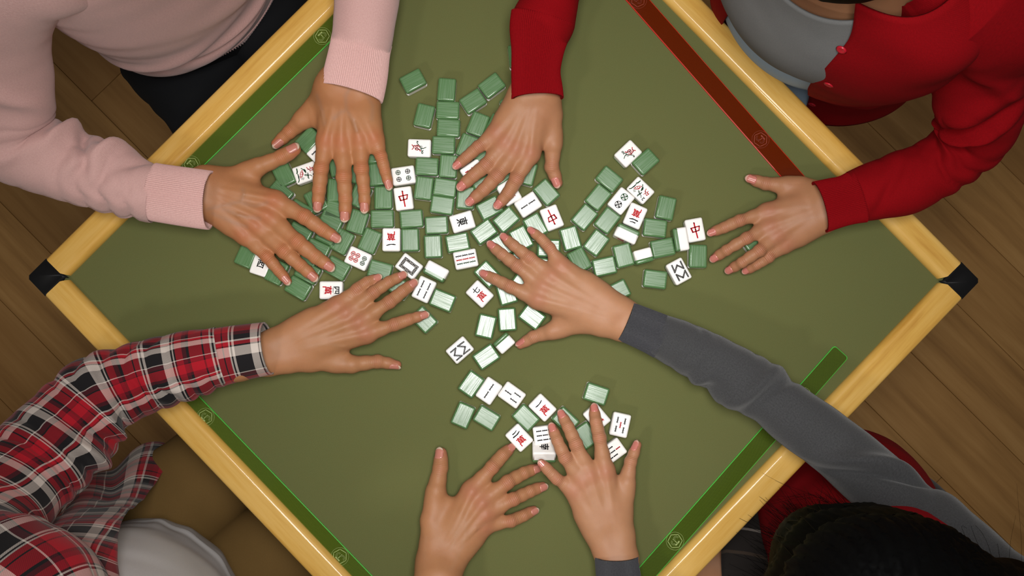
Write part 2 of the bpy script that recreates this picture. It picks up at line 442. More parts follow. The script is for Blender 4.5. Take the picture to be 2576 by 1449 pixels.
for i in range(4):
    c = corners[i]; inw = -c / np.linalg.norm(c); a, b = corners[(i - 1) % 4], corners[(i + 1) % 4]
    da = (a - c) / np.linalg.norm(a - c); db = (b - c) / np.linalg.norm(b - c)
    S = CAPW + 0.0004
    pts = [c + da * 0.004, c + da * S, c + da * S + db * 0.030, c + (da + db) * (S - 0.0015), c + (da + db) * 0.0405, c + db * S + da * 0.030, c + db * S, c + db * 0.004]
    bm = bmesh.new(); vs = [bm.verts.new((p[0], p[1], RIMZ + 0.0062)) for p in pts]
    f = bm.faces.new(vs); ex = bmesh.ops.extrude_face_region(bm, geom=[f])
    for v in ex['geom']:
        if isinstance(v, bmesh.types.BMVert): v.co.z -= RIMT + 0.002
    bmesh.ops.recalc_face_normals(bm, faces=bm.faces)
    bmesh.ops.bevel(bm, geom=[e for e in bm.edges if abs(e.verts[0].co.z - e.verts[1].co.z) < 1e-5 and e.verts[0].co.z > 0.75], offset=0.0016, segments=2, affect='EDGES')
    link('corner_cap', bm_mesh('corner_cap', bm), table, [BLACKPL])
    q = inner(i, 0.09); bm = box_bm(0.035, 0.035, 0.69, 0.003, 1)
    l = link('leg', bm_mesh('leg', bm, False), table, [m_plain('dark_steel_leg', rgb(36, 36, 38), 0.4)] if i == 0 else [bpy.data.materials['dark_steel_leg']])
    l.location = (q[0], q[1], 0.3465); l.rotation_euler = (0, 0, PI / 4)
ap = bm_mesh('apron', box_bm(0.88, 0.88, 0.03, 0.003, 1), False)
l = link('apron', ap, table, [bpy.data.materials['dark_steel_leg']]); l.location = (0, 0, 0.715); l.rotation_euler = (0, 0, PI / 4)

# ------------------------------------------------------------------ acrylic pushers lying on the felt
def ribbon(bm, pts, wd, z, closed=False, h=0.0003):
    n = len(pts)
    for i in range(n if closed else n - 1):
        a, b = Vector(pts[i]), Vector(pts[(i + 1) % n]); d = (b - a)
        if d.length < 1e-6: continue
        d.normalize(); s = Vector((-d[1], d[0])) * wd * 0.5; a2, b2 = a - d * wd * 0.3, b + d * wd * 0.3
        vs = [bm.verts.new((p[0], p[1], z)) for p in (a2 + s, a2 - s, b2 - s, b2 + s)]
        top = [bm.verts.new((v.co.x, v.co.y, z + h)) for v in vs]
        bm.faces.new(top[::-1]); 
        for k in range(4): bm.faces.new((vs[k], vs[(k + 1) % 4], top[(k + 1) % 4], top[k]))
    bmesh.ops.recalc_face_normals(bm, faces=bm.faces)
def circ(r, n, a0=0.0, a1=2 * PI, cx=0, cy=0):
    return [(cx + r * math.cos(a0 + (a1 - a0) * i / n), cy + r * math.sin(a0 + (a1 - a0) * i / n)) for i in range(n + (0 if abs(a1 - a0 - 2 * PI) < 1e-6 else 1))]
def pusher(p1, p2, red, label, wid=0.0285, ext=0.087, flip=0.0):
    th = 0.003
    a, b = P(*p1, TZ + th), P(*p2, TZ + th); d = unit(b - a); L = np.linalg.norm(b - a) + 2 * ext
    root = empty('acrylic_pusher', tuple((a + b) / 2)); root.location.z = TZ
    root.rotation_euler = (0, 0, math.atan2(d[1], d[0]))
    set_props(root, label, 'pusher', 'acrylic tile pushers by the rim')
    bm = bmesh.new(); r = 0.004; pts = []
    for cx, cy, s in ((L / 2 - r, wid / 2 - r, 0), (-L / 2 + r, wid / 2 - r, 1), (-L / 2 + r, -wid / 2 + r, 2), (L / 2 - r, -wid / 2 + r, 3)):
        pts += [(cx + r * math.cos(s * PI / 2 + t * PI / 10), cy + r * math.sin(s * PI / 2 + t * PI / 10)) for t in range(6)]
    n = len(pts); ins = 0.0011
    def shrink(p): return (p[0] - math.copysign(ins, p[0]), p[1] - math.copysign(ins, p[1]))
    lo = [bm.verts.new((x, y, 0.0)) for x, y in pts]; md = [bm.verts.new((x, y, th - 0.0006)) for x, y in pts]
    tp = [bm.verts.new((*shrink(p), th)) for p in pts]
    bm.faces.new(tp); bm.faces.new(lo[::-1])
    for i in range(n):
        j = (i + 1) % n
        for A, B in ((lo, md), (md, tp)):
            f = bm.faces.new((A[i], A[j], B[j], B[i])); f.material_index = 1
    me = bm_mesh('bar', bm, False); link('bar', me, root, [ACR_R, EDGE_R] if red else [ACR_G, EDGE_G])
    for s in (-1, 1):
        bm = bmesh.new(); z = th + 0.0001
        ribbon(bm, [(x, y) for x, y in circ(0.0128, 40)], 0.0004, z, True)
        ribbon(bm, circ(0.0105, 6, 0.25, 0.25 + 2 * PI), 0.0009, z, True)
        ribbon(bm, [(-0.0035, 0.0048), (0.0035, 0.0048)], 0.0019, z); ribbon(bm, [(0, 0.0048), (0, -0.004)], 0.0010, z)
        for rr in (0.0022, 0.0038):
            ribbon(bm, circ(rr, 10, PI * 0.9, PI * 2.0, -0.0036, -0.001), 0.0005, z); ribbon(bm, circ(rr, 10, -PI * 0.5, PI * 0.5, 0.0026, 0.0), 0.0005, z)
        e = link('emblem', bm_mesh('emblem', bm, False), root, [ENG_R if red else ENG_G]); e.location = (s * (L / 2 - ext), 0, 0); e.rotation_euler = (0, 0, flip)
pusher((481, 414), (811, 91), False, 'green acrylic pusher along the rim beside the person in the pink sweater')
pusher((1605, 0), (1913, 351), True, 'dark red acrylic pusher, the only red one, near the person in the red cardigan', wid=0.0275)
pusher((517, 1049), (855, 1400), False, 'green acrylic pusher along the rim beside the person in the plaid shirt', flip=PI)
pusher((1698, 1361), (2019, 996), False, 'green acrylic pusher crossed by the grey sleeve, its rounded end in view', wid=0.0275, flip=PI)

# ------------------------------------------------------------------ mahjong tiles
TL, TW, TT, TG = 0.0338, 0.0262, 0.0205, 0.0064
def tile_mesh(name, lo, hi, mat):
    bm = box_bm(TW, TL, TT, 0.0027, 3)
    for z, keep_up in ((lo, True), (hi, False)):
        if z is None: continue
        g = bm.verts[:] + bm.edges[:] + bm.faces[:]
        bmesh.ops.bisect_plane(bm, geom=g, plane_co=(0, 0, z), plane_no=(0, 0, 1), clear_inner=keep_up, clear_outer=not keep_up)
        ed = [e for e in bm.edges if e.is_boundary]
        bmesh.ops.contextual_create(bm, geom=ed)
    bmesh.ops.recalc_face_normals(bm, faces=bm.faces)
    me = bm_mesh(name, bm); me.materials.append(mat)
    ar = np.empty(len(me.polygons)); me.polygons.foreach_get('area', ar)
    me.polygons.foreach_set('use_smooth', ar < 8e-5)
    return me
ME_FACE = tile_mesh('ivory_face', -TT / 2 + TG, None, IVORY); ME_BACK = tile_mesh('green_back', None, -TT / 2 + TG, BACK)

GLY = {}
def glyph_geo(ch):
    if ch not in GLY:
        c = bpy.data.curves.new('glyph', 'FONT'); c.body = ch; c.size = 1.0; c.offset = 0.023; c.resolution_u = 3
        o = bpy.data.objects.new('glyph', c); COL.objects.link(o)
        dg = bpy.context.evaluated_depsgraph_get(); ev = o.evaluated_get(dg); m = ev.to_mesh()
        V = np.array([v.co[:2] for v in m.vertices]); F = [tuple(p.vertices) for p in m.polygons]
        ev.to_mesh_clear(); bpy.data.objects.remove(o); bpy.data.curves.remove(c)
        lo, hi = V.min(0), V.max(0); GLY[ch] = ((V - (lo + hi) / 2) / (hi - lo), F)
    return GLY[ch]
class Ink:
    """paint filled into the engraving of a tile's face; millimetres, +y is the design's top"""
    def __init__(self): self.V = []; self.F = []; self.m = []; self.z = 0.0
    def poly(self, pts, mat):
        b = len(self.V); self.V += [(x, y, self.z) for x, y in pts]; self.F.append(tuple(range(b, b + len(pts)))); self.m.append(mat)
    def glyph(self, ch, cx, cy, wd, ht, mat, rot=0):
        V, F = glyph_geo(ch); b = len(self.V); c, s = math.cos(rot), math.sin(rot)
        self.V += [(cx + (x * c * wd - y * s * ht), cy + (x * s * wd + y * c * ht), self.z) for x, y in V]
        self.F += [tuple(b + i for i in f) for f in F]; self.m += [mat] * len(F)
    def line(self, pts, wd, mat, closed=False):
        n = len(pts)
        for i in range(n if closed else n - 1):
            a, b = np.array(pts[i], float), np.array(pts[(i + 1) % n], float); d = b - a; l = np.linalg.norm(d)
            if l < 1e-6: continue
            d /= l; s = np.array([-d[1], d[0]]) * wd / 2; a = a - d * wd * 0.35; b = b + d * wd * 0.35
            self.poly([a + s, a - s, b - s, b + s], mat)
    def ring(self, cx, cy, r, wd, mat, n=20):
        o = circ(r, n, cx=cx, cy=cy); i = circ(r - wd, n, cx=cx, cy=cy)
        for k in range(n): self.poly([o[k], o[(k + 1) % n], i[(k + 1) % n], i[k]], mat)
    def disc(self, cx, cy, r, mat, n=14): self.poly(circ(r, n, cx=cx, cy=cy), mat)
    def stick(self, cx, cy, mat, ln=8.0, ang=PI / 2, r=1.12):
        dx, dy = math.cos(ang), math.sin(ang)
        for t in (-1, 0, 1): self.ring(cx + dx * t * (ln / 2 - r), cy + dy * t * (ln / 2 - r), r, 0.95, mat, 12)
        for t in (-0.5, 0.5):
            for o in (-0.35, 0.35):
                px, py = cx + dx * t * (ln / 2 - r) - dy * o, cy + dy * t * (ln / 2 - r) + dx * o; h = (ln / 2 - 3 * r) * 0.5 + 0.25
                self.line([(px - dx * h, py - dy * h), (px + dx * h, py + dy * h)], 0.75, mat)
    def chain(self, pts, mat):
        for a, b in zip(pts[:-1], pts[1:]):
            a, b = np.array(a, float), np.array(b, float); n = max(2, int(round(np.linalg.norm(b - a) / 2.2)))
            for t in np.linspace(0, 1, n + 1): self.ring(*(a + (b - a) * t), 1.35, 0.9, mat, 12)
            d = unit(b - a); s = np.array([-d[1], d[0]]) * 0.62
            self.line([a + s, b + s], 0.7, mat); self.line([a - s, b - s], 0.7, mat)
    def mesh(self):
        V = np.array(self.V) * 0.001; V[:, 2] += TT / 2 + 0.00008
        me = mesh_from('engraving', V, self.F, False, mat_idx=self.m)
        for m in INKS: me.materials.append(m)
        return me
K, RD, GN, WH = 0, 1, 2, 3
def dz_wan(num):
    k = Ink()
    if num == '一': k.poly([(-7, 7.2), (-6, 8.2), (0, 7.6), (6.5, 9.2), (7.2, 8.2), (3, 6.6), (-4, 6.2)], K)
    elif num == '二':
        k.poly([(-4.5, 10), (-3.6, 10.8), (0, 10.4), (4, 11.2), (4.4, 10.2), (0, 9.0), (-4, 9.0)], K); k.poly([(-7, 6), (-6, 7), (0, 6.4), (6.5, 7.6), (7.2, 6.6), (2, 4.8), (-6, 5)], K)
    else: k.glyph(num, 0, 7.6, 10.5, 9.5, K)
    k.glyph('萬', 0, -5.2, 12, 13.5, RD); return k
def dz_one(ch, mat, wd=11, ht=15, rot=0):
    k = Ink(); k.glyph(ch, 0, 0, wd, ht, mat, rot); return k
def dz_zhong():
    k = Ink(); k.line([(-6.2, 3.2), (-4.6, -3.0), (5.0, -1.6), (6.4, 4.4), (-6.2, 3.2)], 1.7, RD); k.line([(-0.4, 10.5), (0.2, 0), (1.0, -12)], 2.0, RD)
    k.line([(-1.2, 10.6), (0.9, 9.4)], 0.9, RD); k.line([(-5.2, 2.4), (-3.8, -2)], 1.0, RD); return k
def dz_bam(n):
    k = Ink(); y = 6.5
    S = {2: [(0, y, K), (0, -y, K)], 3: [(0, y, K), (-5, -y, K), (5, -y, K)], 4: [(-5, y, K), (5, y, K), (-5, -y, K), (5, -y, K)],
         5: [(-5.4, y, K), (5.4, y, K), (-5.4, -y, K), (5.4, -y, K), (0, 0, RD)],
         7: [(0, 8.6, RD)] + [(x, yy, K) for x in (-6.5, 0, 6.5) for yy in (0.0, -8.2)],
         9: [(x, yy, m) for x, m in ((-6.5, K), (0, RD), (6.5, GN)) for yy in (8.6, 0, -8.6)],
         90: [(x, yy, K) for x in (-6.5, 0, 6.5) for yy in (8.6, 0, -8.6)]}[n]
    for x, yy, m in S: k.stick(x, yy, m, 7.8 if n > 5 else 9.2 if n == 5 else 11.4, r=1.12 if n > 5 else 1.3)
    return k
def dz_dots(n):
    k = Ink()
    if n == 2:
        for y, m in ((7.0, GN), (-7.0, K)):
            k.ring(0, y, 5.4, 0.8, m, 30); k.disc(0, y, 0.8, m)
            for a in range(8):
                t = a * PI / 4 + 0.2
                if a % 2: k.poly([(0, y)] + circ(4.7, 4, t - 0.32, t + 0.32, 0, y), m)
                else: k.line([(0, y), (4.6 * math.cos(t), y + 4.6 * math.sin(t))], 0.5, m)
    if n == 4:
        for x, y, m in ((-5, 7, K), (5, 7, GN), (-5, -7, GN), (5, -7, K)):
            k.ring(x, y, 3.7, 0.75, m, 22)
            for a in range(4): k.line([(x, y), (x + 3.3 * math.cos(a * PI / 2), y + 3.3 * math.sin(a * PI / 2))], 1.0, m)
            for a in range(4):
                t = a * PI / 2 + PI / 4; k.ring(x + 1.75 * math.cos(t), y + 1.75 * math.sin(t), 1.25, 0.3, m, 8)
    if n == 6:
        for x, y, m in ((-3.7, 9, GN), (3.7, 9, GN), (-3.7, -1.6, RD), (3.7, -1.6, RD), (-3.7, -9, RD), (3.7, -9, RD)):
            k.ring(x, y, 3.5, 0.95, m, 20); k.ring(x, y, 1.6, 0.5, m, 12); k.line([(x, y - 2.4), (x, y + 2.4)], 0.9, m)
            for q in (-1, 1): k.line([(x - 2.2, y + q), (x + 2.2, y + q)], 0.5, m)
    return k
def dz_board():
    k = Ink(); ox, oy, ix, iy = 8.2, 12.4, 3.9, 8.1
    for a, b, c, d in ((-ox, -oy, -ix, oy), (ix, -oy, ox, oy), (-ix, iy, ix, oy), (-ix, -oy, ix, -iy)): k.poly([(a, b), (c, b), (c, d), (a, d)], K)
    k.z = 0.03
    def slot(cx, cy, w, h): k.line([(cx - w, cy - h), (cx + w, cy - h), (cx + w, cy + h), (cx - w, cy + h)], 0.32, WH, True)
    for s in (-1, 1):
        for t in (-1, 1): slot(s * 6.05, t * 5.0, 1.1, 3.0); slot(t * 4.6, s * 10.25, 2.3, 1.1)
        for u in (-0.8, 0.8):
            k.line([(s * 5.0, u), (s * 7.1, u)], 0.4, WH); k.line([(u, s * 9.2), (u, s * 11.3)], 0.4, WH)
    return k
def dz_eight():
    k = Ink(); s = 0.583 / 4.767; u = np.array([-130, -240]) / 273.0; v = np.array([240, -130]) / 273.0
    for pl in ([(1385, 655), (1420, 735), (1445, 650), (1525, 685), (1487, 605)], [(1472, 830), (1437, 763), (1518, 795), (1540, 710), (1577, 780)]):
        q = [np.array(p) - np.array((1470, 721)) for p in pl]
        k.chain([(float(p @ v) * s, float(p @ u) * s) for p in q], K)
    return k
def _c6(pts): return [((y - 770) / 24.14 * 0.583, (x - 830) / 24.14 * 0.583) for x, y in pts]
def dz_bird():
    k = Ink(); s = 1.0
    for p, wd in (([(395, 600), (480, 690), (490, 780), (410, 875)], 0.9), ([(480, 690), (530, 640), (600, 640), (640, 690)], 0.9), ([(655, 620), (740, 610), (850, 740)], 0.9),
                  ([(690, 620), (715, 700), (690, 780), (590, 830), (640, 890), (740, 905), (790, 860), (740, 800), (640, 790)], 0.9), ([(790, 840), (850, 870), (910, 960)], 1.1)): k.line(_c6(p), wd * 1.35, RD)
    k.ring(*_c6([(578, 735)])[0], 1.3, 0.4, RD, 12); k.disc(*_c6([(578, 732)])[0], 0.5, RD)
    for p, wd in (([(745, 435), (735, 385), (700, 370), (680, 420), (700, 490), (780, 580), (880, 680), (930, 780), (930, 860), (980, 900), (1010, 960)], 0.75), ([(960, 810), (1080, 800), (1240, 720)], 0.75),
                  ([(1010, 970), (1090, 920)], 0.7), ([(1010, 960), (975, 1030), (1000, 1100), (1050, 1110), (1070, 1050), (1030, 990)], 0.7)): k.line(_c6(p), wd * 1.35, GN)
    for a in range(6): k.line(_c6([(880 + a * 14, 640 + a * 36), (1000 + a * 12, 640 + a * 36)]), 0.4, GN)
    return k
def _c5(pts): # the plum tile: long axis of the photograph's crop, top towards lower right
    o = []
    for x, y in pts:
        d = np.array([x - 670.0, y - 690.0]) / 18.11 * 0.583; o.append((float(d @ np.array([0.69, -0.724])), float(d @ np.array([-0.724, -0.69])) * -1))
    return o
def dz_flower(num):
    k = Ink()
    for p, wd in (([(580, 170), (575, 250), (530, 330), (460, 420), (400, 490)], 1.0), ([(350, 500), (330, 580), (250, 690)], 1.3), ([(690, 580), (760, 580), (840, 640), (920, 690), (1010, 680)], 0.7),
                  ([(690, 590), (740, 640), (830, 640), (860, 560), (900, 520)], 0.7), ([(830, 650), (770, 730), (820, 690), (880, 600), (940, 510)], 0.7), ([(420, 790), (540, 780), (700, 700)], 0.9)): k.line(_c5(p), wd * 1.3, GN)
    k.poly(_c5([(420, 450), (500, 320), (520, 400), (430, 480)]), GN); k.poly(_c5([(520, 780), (620, 710), (710, 730), (650, 800), (560, 830)]), GN)
    for a in range(4): k.line(_c5([(650 + a * 30, 340 + a * 8), (625 + a * 32, 430 + a * 12)]), 0.5, GN)
    k.line(_c5([(580, 380), (620, 470), (620, 590), (500, 740), (480, 650), (490, 540), (540, 430), (580, 380)]), 0.8, RD); k.line(_c5([(490, 540), (600, 560), (560, 650), (490, 620)]), 0.8, RD); k.line(_c5([(540, 450), (610, 500)]), 0.8, RD)
    k.line(_c5([(625, 935), (720, 890), (830, 890), (930, 940), (860, 1050), (830, 960), (740, 1020)]), 1.0, RD); k.line(_c5([(720, 860), (790, 960)]), 0.8, RD); k.line(_c5([(870, 810), (800, 900)]), 0.8, RD)
    c = _c5([(1075, 770)])[0]; k.glyph(num, c[0], c[1], 3.6, 5.2, K, -PI / 2)
    return k

def place_tile(px, py, kind, a, label, design=None, b=None, z0=0.0, tilt=(0, 0), group=None):
    """kind D face down (a = image angle of the long side), U face up (a = image direction of the design's top),
    E on a long edge, N on end (a = image angle of the top's long side, b = image direction the green back looks to)"""
    Z = Vector((0, 0, 1))
    def im(t): return Vector((math.cos(math.radians(t)), -math.sin(math.radians(t)), 0))
    if kind == 'D': y, z = im(a), -Z; h = TT
    elif kind == 'U':
        y = Vector((a[0], -a[1], 0)).normalized(); z = Z; h = TT
    elif kind == 'E': y = im(a); z = -Vector((b[0], -b[1], 0)); z = (z - z.dot(y) * y).normalized(); h = TW
    else: t = im(a); z = -Vector((b[0], -b[1], 0)); z = (z - z.dot(t) * t).normalized(); y = Z; h = TL
    x = y.cross(z).normalized()
    R = Matrix((x, y, z)).transposed()
    if tilt != (0, 0):
        R = Matrix.Rotation(math.radians(tilt[1]), 3, Vector((math.cos(math.radians(tilt[0])), -math.sin(math.radians(tilt[0])), 0))) @ R
    e = [abs(R[2][0]) * TW + abs(R[2][1]) * TL + abs(R[2][2]) * TT][0]
    zc = TZ + z0 + h / 2 if tilt == (0, 0) else TZ + z0 + e / 2 - 0.0012
    top = P(px, py, TZ + z0 + h)
    root = empty('mahjong_tile', (top[0], top[1], zc)); root.rotation_euler = R.to_euler()
    set_props(root, label, 'tile', group or {'D': 'face-down mahjong tiles', 'U': 'face-up mahjong tiles', 'E': 'mahjong tiles lying on edge', 'N': 'mahjong tiles standing on end'}[kind])
    for nm, me in (('ivory_face', ME_FACE), ('green_back', ME_BACK)):
        o = bpy.data.objects.new(nm, me); COL.objects.link(o); o.parent = root
    if design is not None:
        o = bpy.data.objects.new('engraving', design.mesh()); COL.objects.link(o); o.parent = root
    return root
def L(deg): return (math.cos(math.radians(deg)), math.sin(math.radians(deg)))

DOWN = '''
1038.3 202.6 -28.4|face-down green tile alone near the pink cuff, farthest out at the top left
1123.3 224.6 94|face-down green tile standing upright at the head of the column of stacked tiles
1237 214.5 -37.6|slanted face-down green tile nearest the left side of the red cuff
1189.8 253.8 -33.5|slanted face-down green tile just below left of the one beside the red cuff
1126.2 276.4 2|face-down green tile lying crosswise, first crosswise one of the central column
1066.8 290.3 103|face-down green tile leaning left, alone left of the central column
1128 321 3|face-down green tile lying crosswise, second crosswise one of the central column
1202 312 111|slanted face-down green tile right of the central column,
1115.7 364.5 2|face-down green tile right of the upright-lying red and green bird tile
1175.5 366.8 110|face-down green tile partly under the little finger below the red cuff
1073.8 418.4 2|face-down green tile directly below the bird tile of the central column
1127.5 417.6 94|upright face-down green tile at the little fingertip of the hand in the red cuff
1066 472.5 97|upright face-down green tile to the right of the four-dot tile
1119.3 471.3 8|face-down green tile right of the upright one beside the four-dot tile
1112.2 515.5 8|face-down green tile between the red dragon tile and the black east wind tile, upper one
1034.8 550.3 -5|face-down green tile directly below the left red dragon tile
1097.7 566 -3.5|face-down green tile directly left of the black east wind tile
1031.4 603.2 88|upright face-down green tile right of the upside-down one-character tile
1089 619.8 87|upright streaked green tile above left of the nine-bamboo tile
1151 610 -11|shiny face-down tile directly above the nine-bamboo tile
1226.5 689.6 46|shiny face-down tile under the index fingertip of the hand in the grey sleeve
1113.2 755.6 22|shiny face-down tile right of the four-bamboo tile
1274.4 736.3 73.7|shiny face-down tile under the base of the grey-sleeved index finger, right of the seven-character tile
1276 803.6 85.5|shiny upright face-down tile, right one of the pair above the thumb tip
1222.3 821 103|shiny face-down tile, left one of the pair below the seven-character tile
1338.5 796.8 36.9|shiny face-down tile in the gap between thumb and palm of the grey-sleeved hand
1066 804.3 46|shiny face-down tile under the index fingertip of the hand in the plaid cuff
1223.3 897.6 -34.5|shiny face-down tile right of the left eight-bamboo tile, touching the tile on end
1185.4 966.7 125|face-down green tile left of the lower two-bamboo tile
1322.8 1051 44|face-down green tile between the lower one-character and two-character tiles
1423 1057.6 43|face-down green tile under the middle fingertip of the lower hand
1475 1096 55|face-down green tile between index and middle finger of the lower hand
1500.4 991.3 18|face-down green tile above the index fingertip of the lower hand, alone at the upper right
1164.8 1045.2 113.5|face-down green tile farthest lower left of the lower group
1224.3 1052 31|streaked face-down green tile right of the lowest leftmost one of the lower group
1624.9 406 138|face-down green tile right of the upper right bird tile
1533 450 39|face-down green tile at the left, topmost of the right-hand diagonal row
1505.3 495.7 129|face-down green tile left of the two-dot tile
1471 545.5 130|face-down green tile lowest left of the right-hand diagonal row, above the shiny ones
1528.2 554.2 127.5|face-down green tile directly below the two-dot tile
1675.9 522.6 102|upright face-down green tile alone at the right, below the plum flower tile
1648.6 573.1 6.5|face-down green tile right of the right two-character tile
1435.5 599 74|shiny pale face-down tile right of the little fingertip of the grey-sleeved hand
1500.3 610.3 127|half-shiny face-down tile slanting between the pale shiny one and the tile on its edge
1756.6 644.3 91|upright face-down green tile directly below the rightmost red dragon tile
1668 623.3 -12|face-down green tile between the white tiles on end and on edge at right
1569 642.2 75.5|upright face-down green tile left of the white tile standing on end at right
1521 670 -12.5|half-shiny face-down tile beside the dark tilted one near the grey-sleeved hand
1553.6 733 -26.6|face-down green tile by the wrist of the grey-sleeved hand
1648.8 702.2 6.5|face-down green tile left of the right eight-bamboo tile
1905 612 -35|face-down green tile mostly hidden under the rightmost hand
1171 496.6 93|face-down green tile under the ring fingertip of the hand in the red cuff
1231.7 522.7 -28|streaked face-down green tile under the middle fingertip of the hand in the red cuff
1273.3 552.2 -41|half-dark half-shiny face-down tile left of the upper two-bamboo tile
1217.5 582.6 -36|shiny face-down tile right of the black east wind tile
1374.6 483.2 49|face-down green tile below the thumb tip of the hand in the red cuff
1325 435 105|face-down green tile between thumb and index finger of the hand in the red cuff
1226 393.6 -35|face-down green tile hidden between little and ring finger of the hand in the red cuff
1221 466 -28|face-down green tile hidden between ring and middle finger of the hand in the red cuff
1262 437 -33|face-down green tile hidden between middle and index finger of the hand in the red cuff
1291 258 -32|face-down green tile half under the back of the hand in the red cuff
1248 318 115|face-down green tile under the outer edge of the hand in the red cuff
1302 140 84|face-down green tile almost wholly under the red sleeve
1347 568.4 60.6|shiny pale tile left of the middle red dragon tile, under the little fingertip
1311.4 599.8 62.5|shiny pale tile under the ring finger of the grey-sleeved hand
1259 619.8 56.5|shiny pale tile under the ring and middle fingertips of the grey-sleeved hand
1380.7 624 1|shiny pale tile crosswise under the little finger of the grey-sleeved hand
1368.8 671 6|shiny pale tile showing between ring and little finger of the grey-sleeved hand
1309 662 30|shiny pale tile showing between middle and ring finger of the grey-sleeved hand
1319 711 35|shiny pale tile showing between index and middle finger of the grey-sleeved hand
961 550 -1|face-down green tile lying crosswise left of the crosswise one below the red dragon
963.6 496.6 89|upright face-down green tile left of the left red dragon tile
929.8 605.2 113|slanted face-down green tile left of the upside-down one-character tile
898.6 557.3 107|face-down green tile just below the middle fingertip of the upper left hand
859.2 607 117.6|face-down green tile at the index fingertip of the left hand
955.4 680.5 15|face-down green tile between the six-dot tile and the framed blank tile
1003 722 36|dark face-down green tile under the framed blank tile's lower corner, between fingertips
749.3 724.3 30|face-down green tile lowest of the left group, left of the four-character tile
773.4 684.6 28|face-down green tile under the ring fingertip of the left hand
847 674.4 28.9|face-down green tile under the middle fingertip of the left hand
618.7 641.7 113.5|face-down green tile farthest left of all
695 684 116|face-down green tile under the little fingertip of the left hand
797 629 25|face-down green tile between index and middle finger of the left hand, nearest their tips
826 592 25|face-down green tile beside the last joint of the left hand's index finger
832 556 25|face-down green tile above the left hand's index finger, below the upper hand's middle finger
752 588 28|face-down green tile beside the web of the left hand's index and middle finger
771 646 28|face-down green tile under the middle finger of the left hand
712.6 438.8 64.5|face-down green tile under the left hand's thumb, left of the flower three tile
775.2 351.3 -46|face-down green tile under the upper hand's thumb, topmost of the left group
794.7 505 62|face-down green tile under the index fingertip of the upper left hand
845 478 92|face-down green tile between index and middle finger of the upper left hand
848 413 75|face-down green tile between the bases of index and middle finger of the upper left hand
896.7 432 110|face-down green tile between the bases of middle and ring finger of the upper left hand
904 492 115|face-down green tile between the tips of middle and ring finger of the upper left hand
845.7 528.5 14|face-down green tile left of the middle fingertip of the upper left hand
946.4 438 82|face-down green tile between ring and little finger of the upper left hand
934 389 -6|face-down green tile at the web of ring and little finger of the upper left hand
703 485 40|face-down green tile under the index knuckle of the left hand
755 532 30|face-down green tile under the base of the left hand's index finger
'''
for ln in DOWN.strip().splitlines():
    n, lab = ln.split('|'); x, y, a = map(float, n.split())
    place_tile(x, y, 'D', a, lab)
place_tile(1458.7, 655.9, 'D', 62.5, 'dark tilted face-down tile without shine beside the grey-sleeved hand', tilt=(150, 7))
